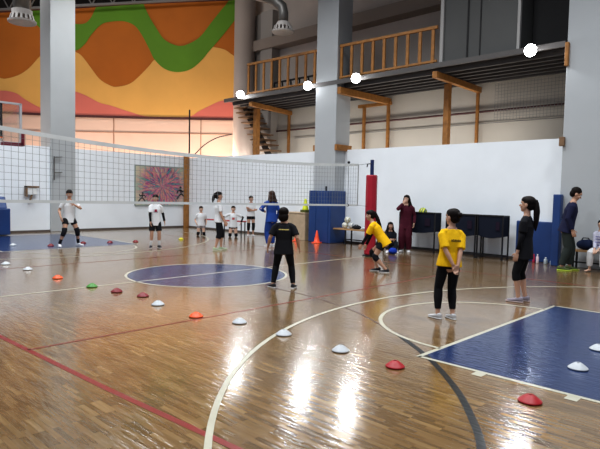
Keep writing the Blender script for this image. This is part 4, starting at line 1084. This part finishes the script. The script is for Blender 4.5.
put('man in navy sweater and grey trousers looking down right', -4.20, 13.15, 84, 1.90,
    dict(footL=(-.06,.055,.045), footR=(.055,-.045,.045), handR=(.125,.05,.49), handL=(-.13,.05,.50), w=1.12, hs=1.12, hpitch=-30, lean=11, toeL=0, toeR=-5, headoff=(0,.15,0)),
    dict(shirt=('navy_sweater',(.016,.018,.05),.96,.06), pants=('grey_green_trouser',(.032,.040,.037),1.9,1.15), shoes=('dark_olive_shoe',(.10,.13,.05),(.55,.75,.06)), hair='short', loose=1.25))
put('person in dark clothes sitting low behind the crouching yellow girl', -8.97, 13.1, 170, 1.5,
    dict(pel=(0,-.08,.10), lean=10, kneeL=(-.09,.12,.19), kneeR=(.09,.12,.19), footL=(-.08,.17,.045), footR=(.08,.17,.045), handL=(-.05,.14,.24), handR=(.05,.14,.24)),
    dict(shirt=('charcoal_cloth',(.02,.022,.03),.95,.02), pants=('charcoal_trouser',(.018,.02,.026),1.9,1.1), shoes=WSH, hair='long', tail=.2))
person('barefoot boy in white trousers and striped top sitting on bench', -3.56, 13.56, heading(-3.56,13.56,200), 1.42,
    dict(pel=(0,-.03,.355), lean=14, kneeL=(-.10,.20,.315), kneeR=(.09,.20,.315), footL=(-.10,.20,.05), footR=(.11,.16,.05), handL=(-.02,.19,.37), handR=(.04,.18,.36), palmL=(0,0,-1), palmR=(0,0,-1), hpitch=-20),
    dict(shirt=('lilac_white_cloth',(.55,.55,.66),.9,.03), pants=('white_trouser',(.66,.66,.67),1.82,1.35), hair='short', light=True, loose=1.2,
         prints=(('stripe_purple',(.20,.19,.38),1,0,.24,.20,.02,'blk'),('stripe_purple',(.20,.19,.38),1,0,.20,.20,.02,'blk'),('stripe_purple',(.20,.19,.38),1,0,.15,.20,.02,'blk'),('stripe_purple',(.20,.19,.38),1,0,.10,.20,.02,'blk'))))

# ---------------------------------------------------------------- lighting
def area(x, y, z, sx, sy, e, col=(1,1,1), rot=(0,0,0), name='hall_light', spread=180):
    ld = bpy.data.lights.new(name, 'AREA'); ld.shape = 'RECTANGLE'; ld.size = sx; ld.size_y = sy; ld.energy = e; ld.color = col; ld.spread = R(spread)
    o = bpy.data.objects.new(name, ld); COL.objects.link(o); o.location = (x,y,z); o.rotation_euler = rot
    return o
for x in (-18,-12,-6,0):
    for y in (3,9):
        area(x, y, 10.2, 1.6, 1.6, 300, (.93,.97,1.0), spread=140)
def aim(o, d): o.rotation_euler = Vector(d).to_track_quat('-Z','Y').to_euler()
for sx_ in (2.5, 6.0, 9.5):
    p = mp(sx_, 1.6, 1.9); aim(area(*p, 2.6, .5, 85, (1,.76,.60), name='warm_corridor_light'), (-Nm.x*.75, -Nm.y*.75, 1))
for sx_ in (2.5, 8.5):
    p = mp(sx_, 10.6, 6.5); aim(area(*p, 2.5, .6, 90, (1,.95,.88), name='mural_fill'), (-Nm.x, -Nm.y, -.55))  # added fill that brightens the mural, not a fixture of the hall
aim(area(-23.4, 5.2, 2.6, .6, 1.6, 60, (1,.80,.68), name='warm_corridor_light'), (.35,.8,.55))
area(-20.0, 15.3, 2.4, 1.2, .6, 90, (1,.78,.62), (PI,0,0), 'warm_corridor_light')
area(-13, 15.7, 2.7, 13, .5, 150, (1,.95,.88), (PI,0,0), 'passage_fill')  # unseen fill added to lift the rear wall beneath the balcony
wd = bpy.data.worlds.new('world'); SC.world = wd; wd.use_nodes = True
bg = wd.node_tree.nodes['Background']; bg.inputs[0].default_value = (.80,.87,1,1); bg.inputs[1].default_value = .40
SC.view_settings.view_transform = 'Standard'; SC.view_settings.look = 'Medium High Contrast'
SC.view_settings.exposure = -.08
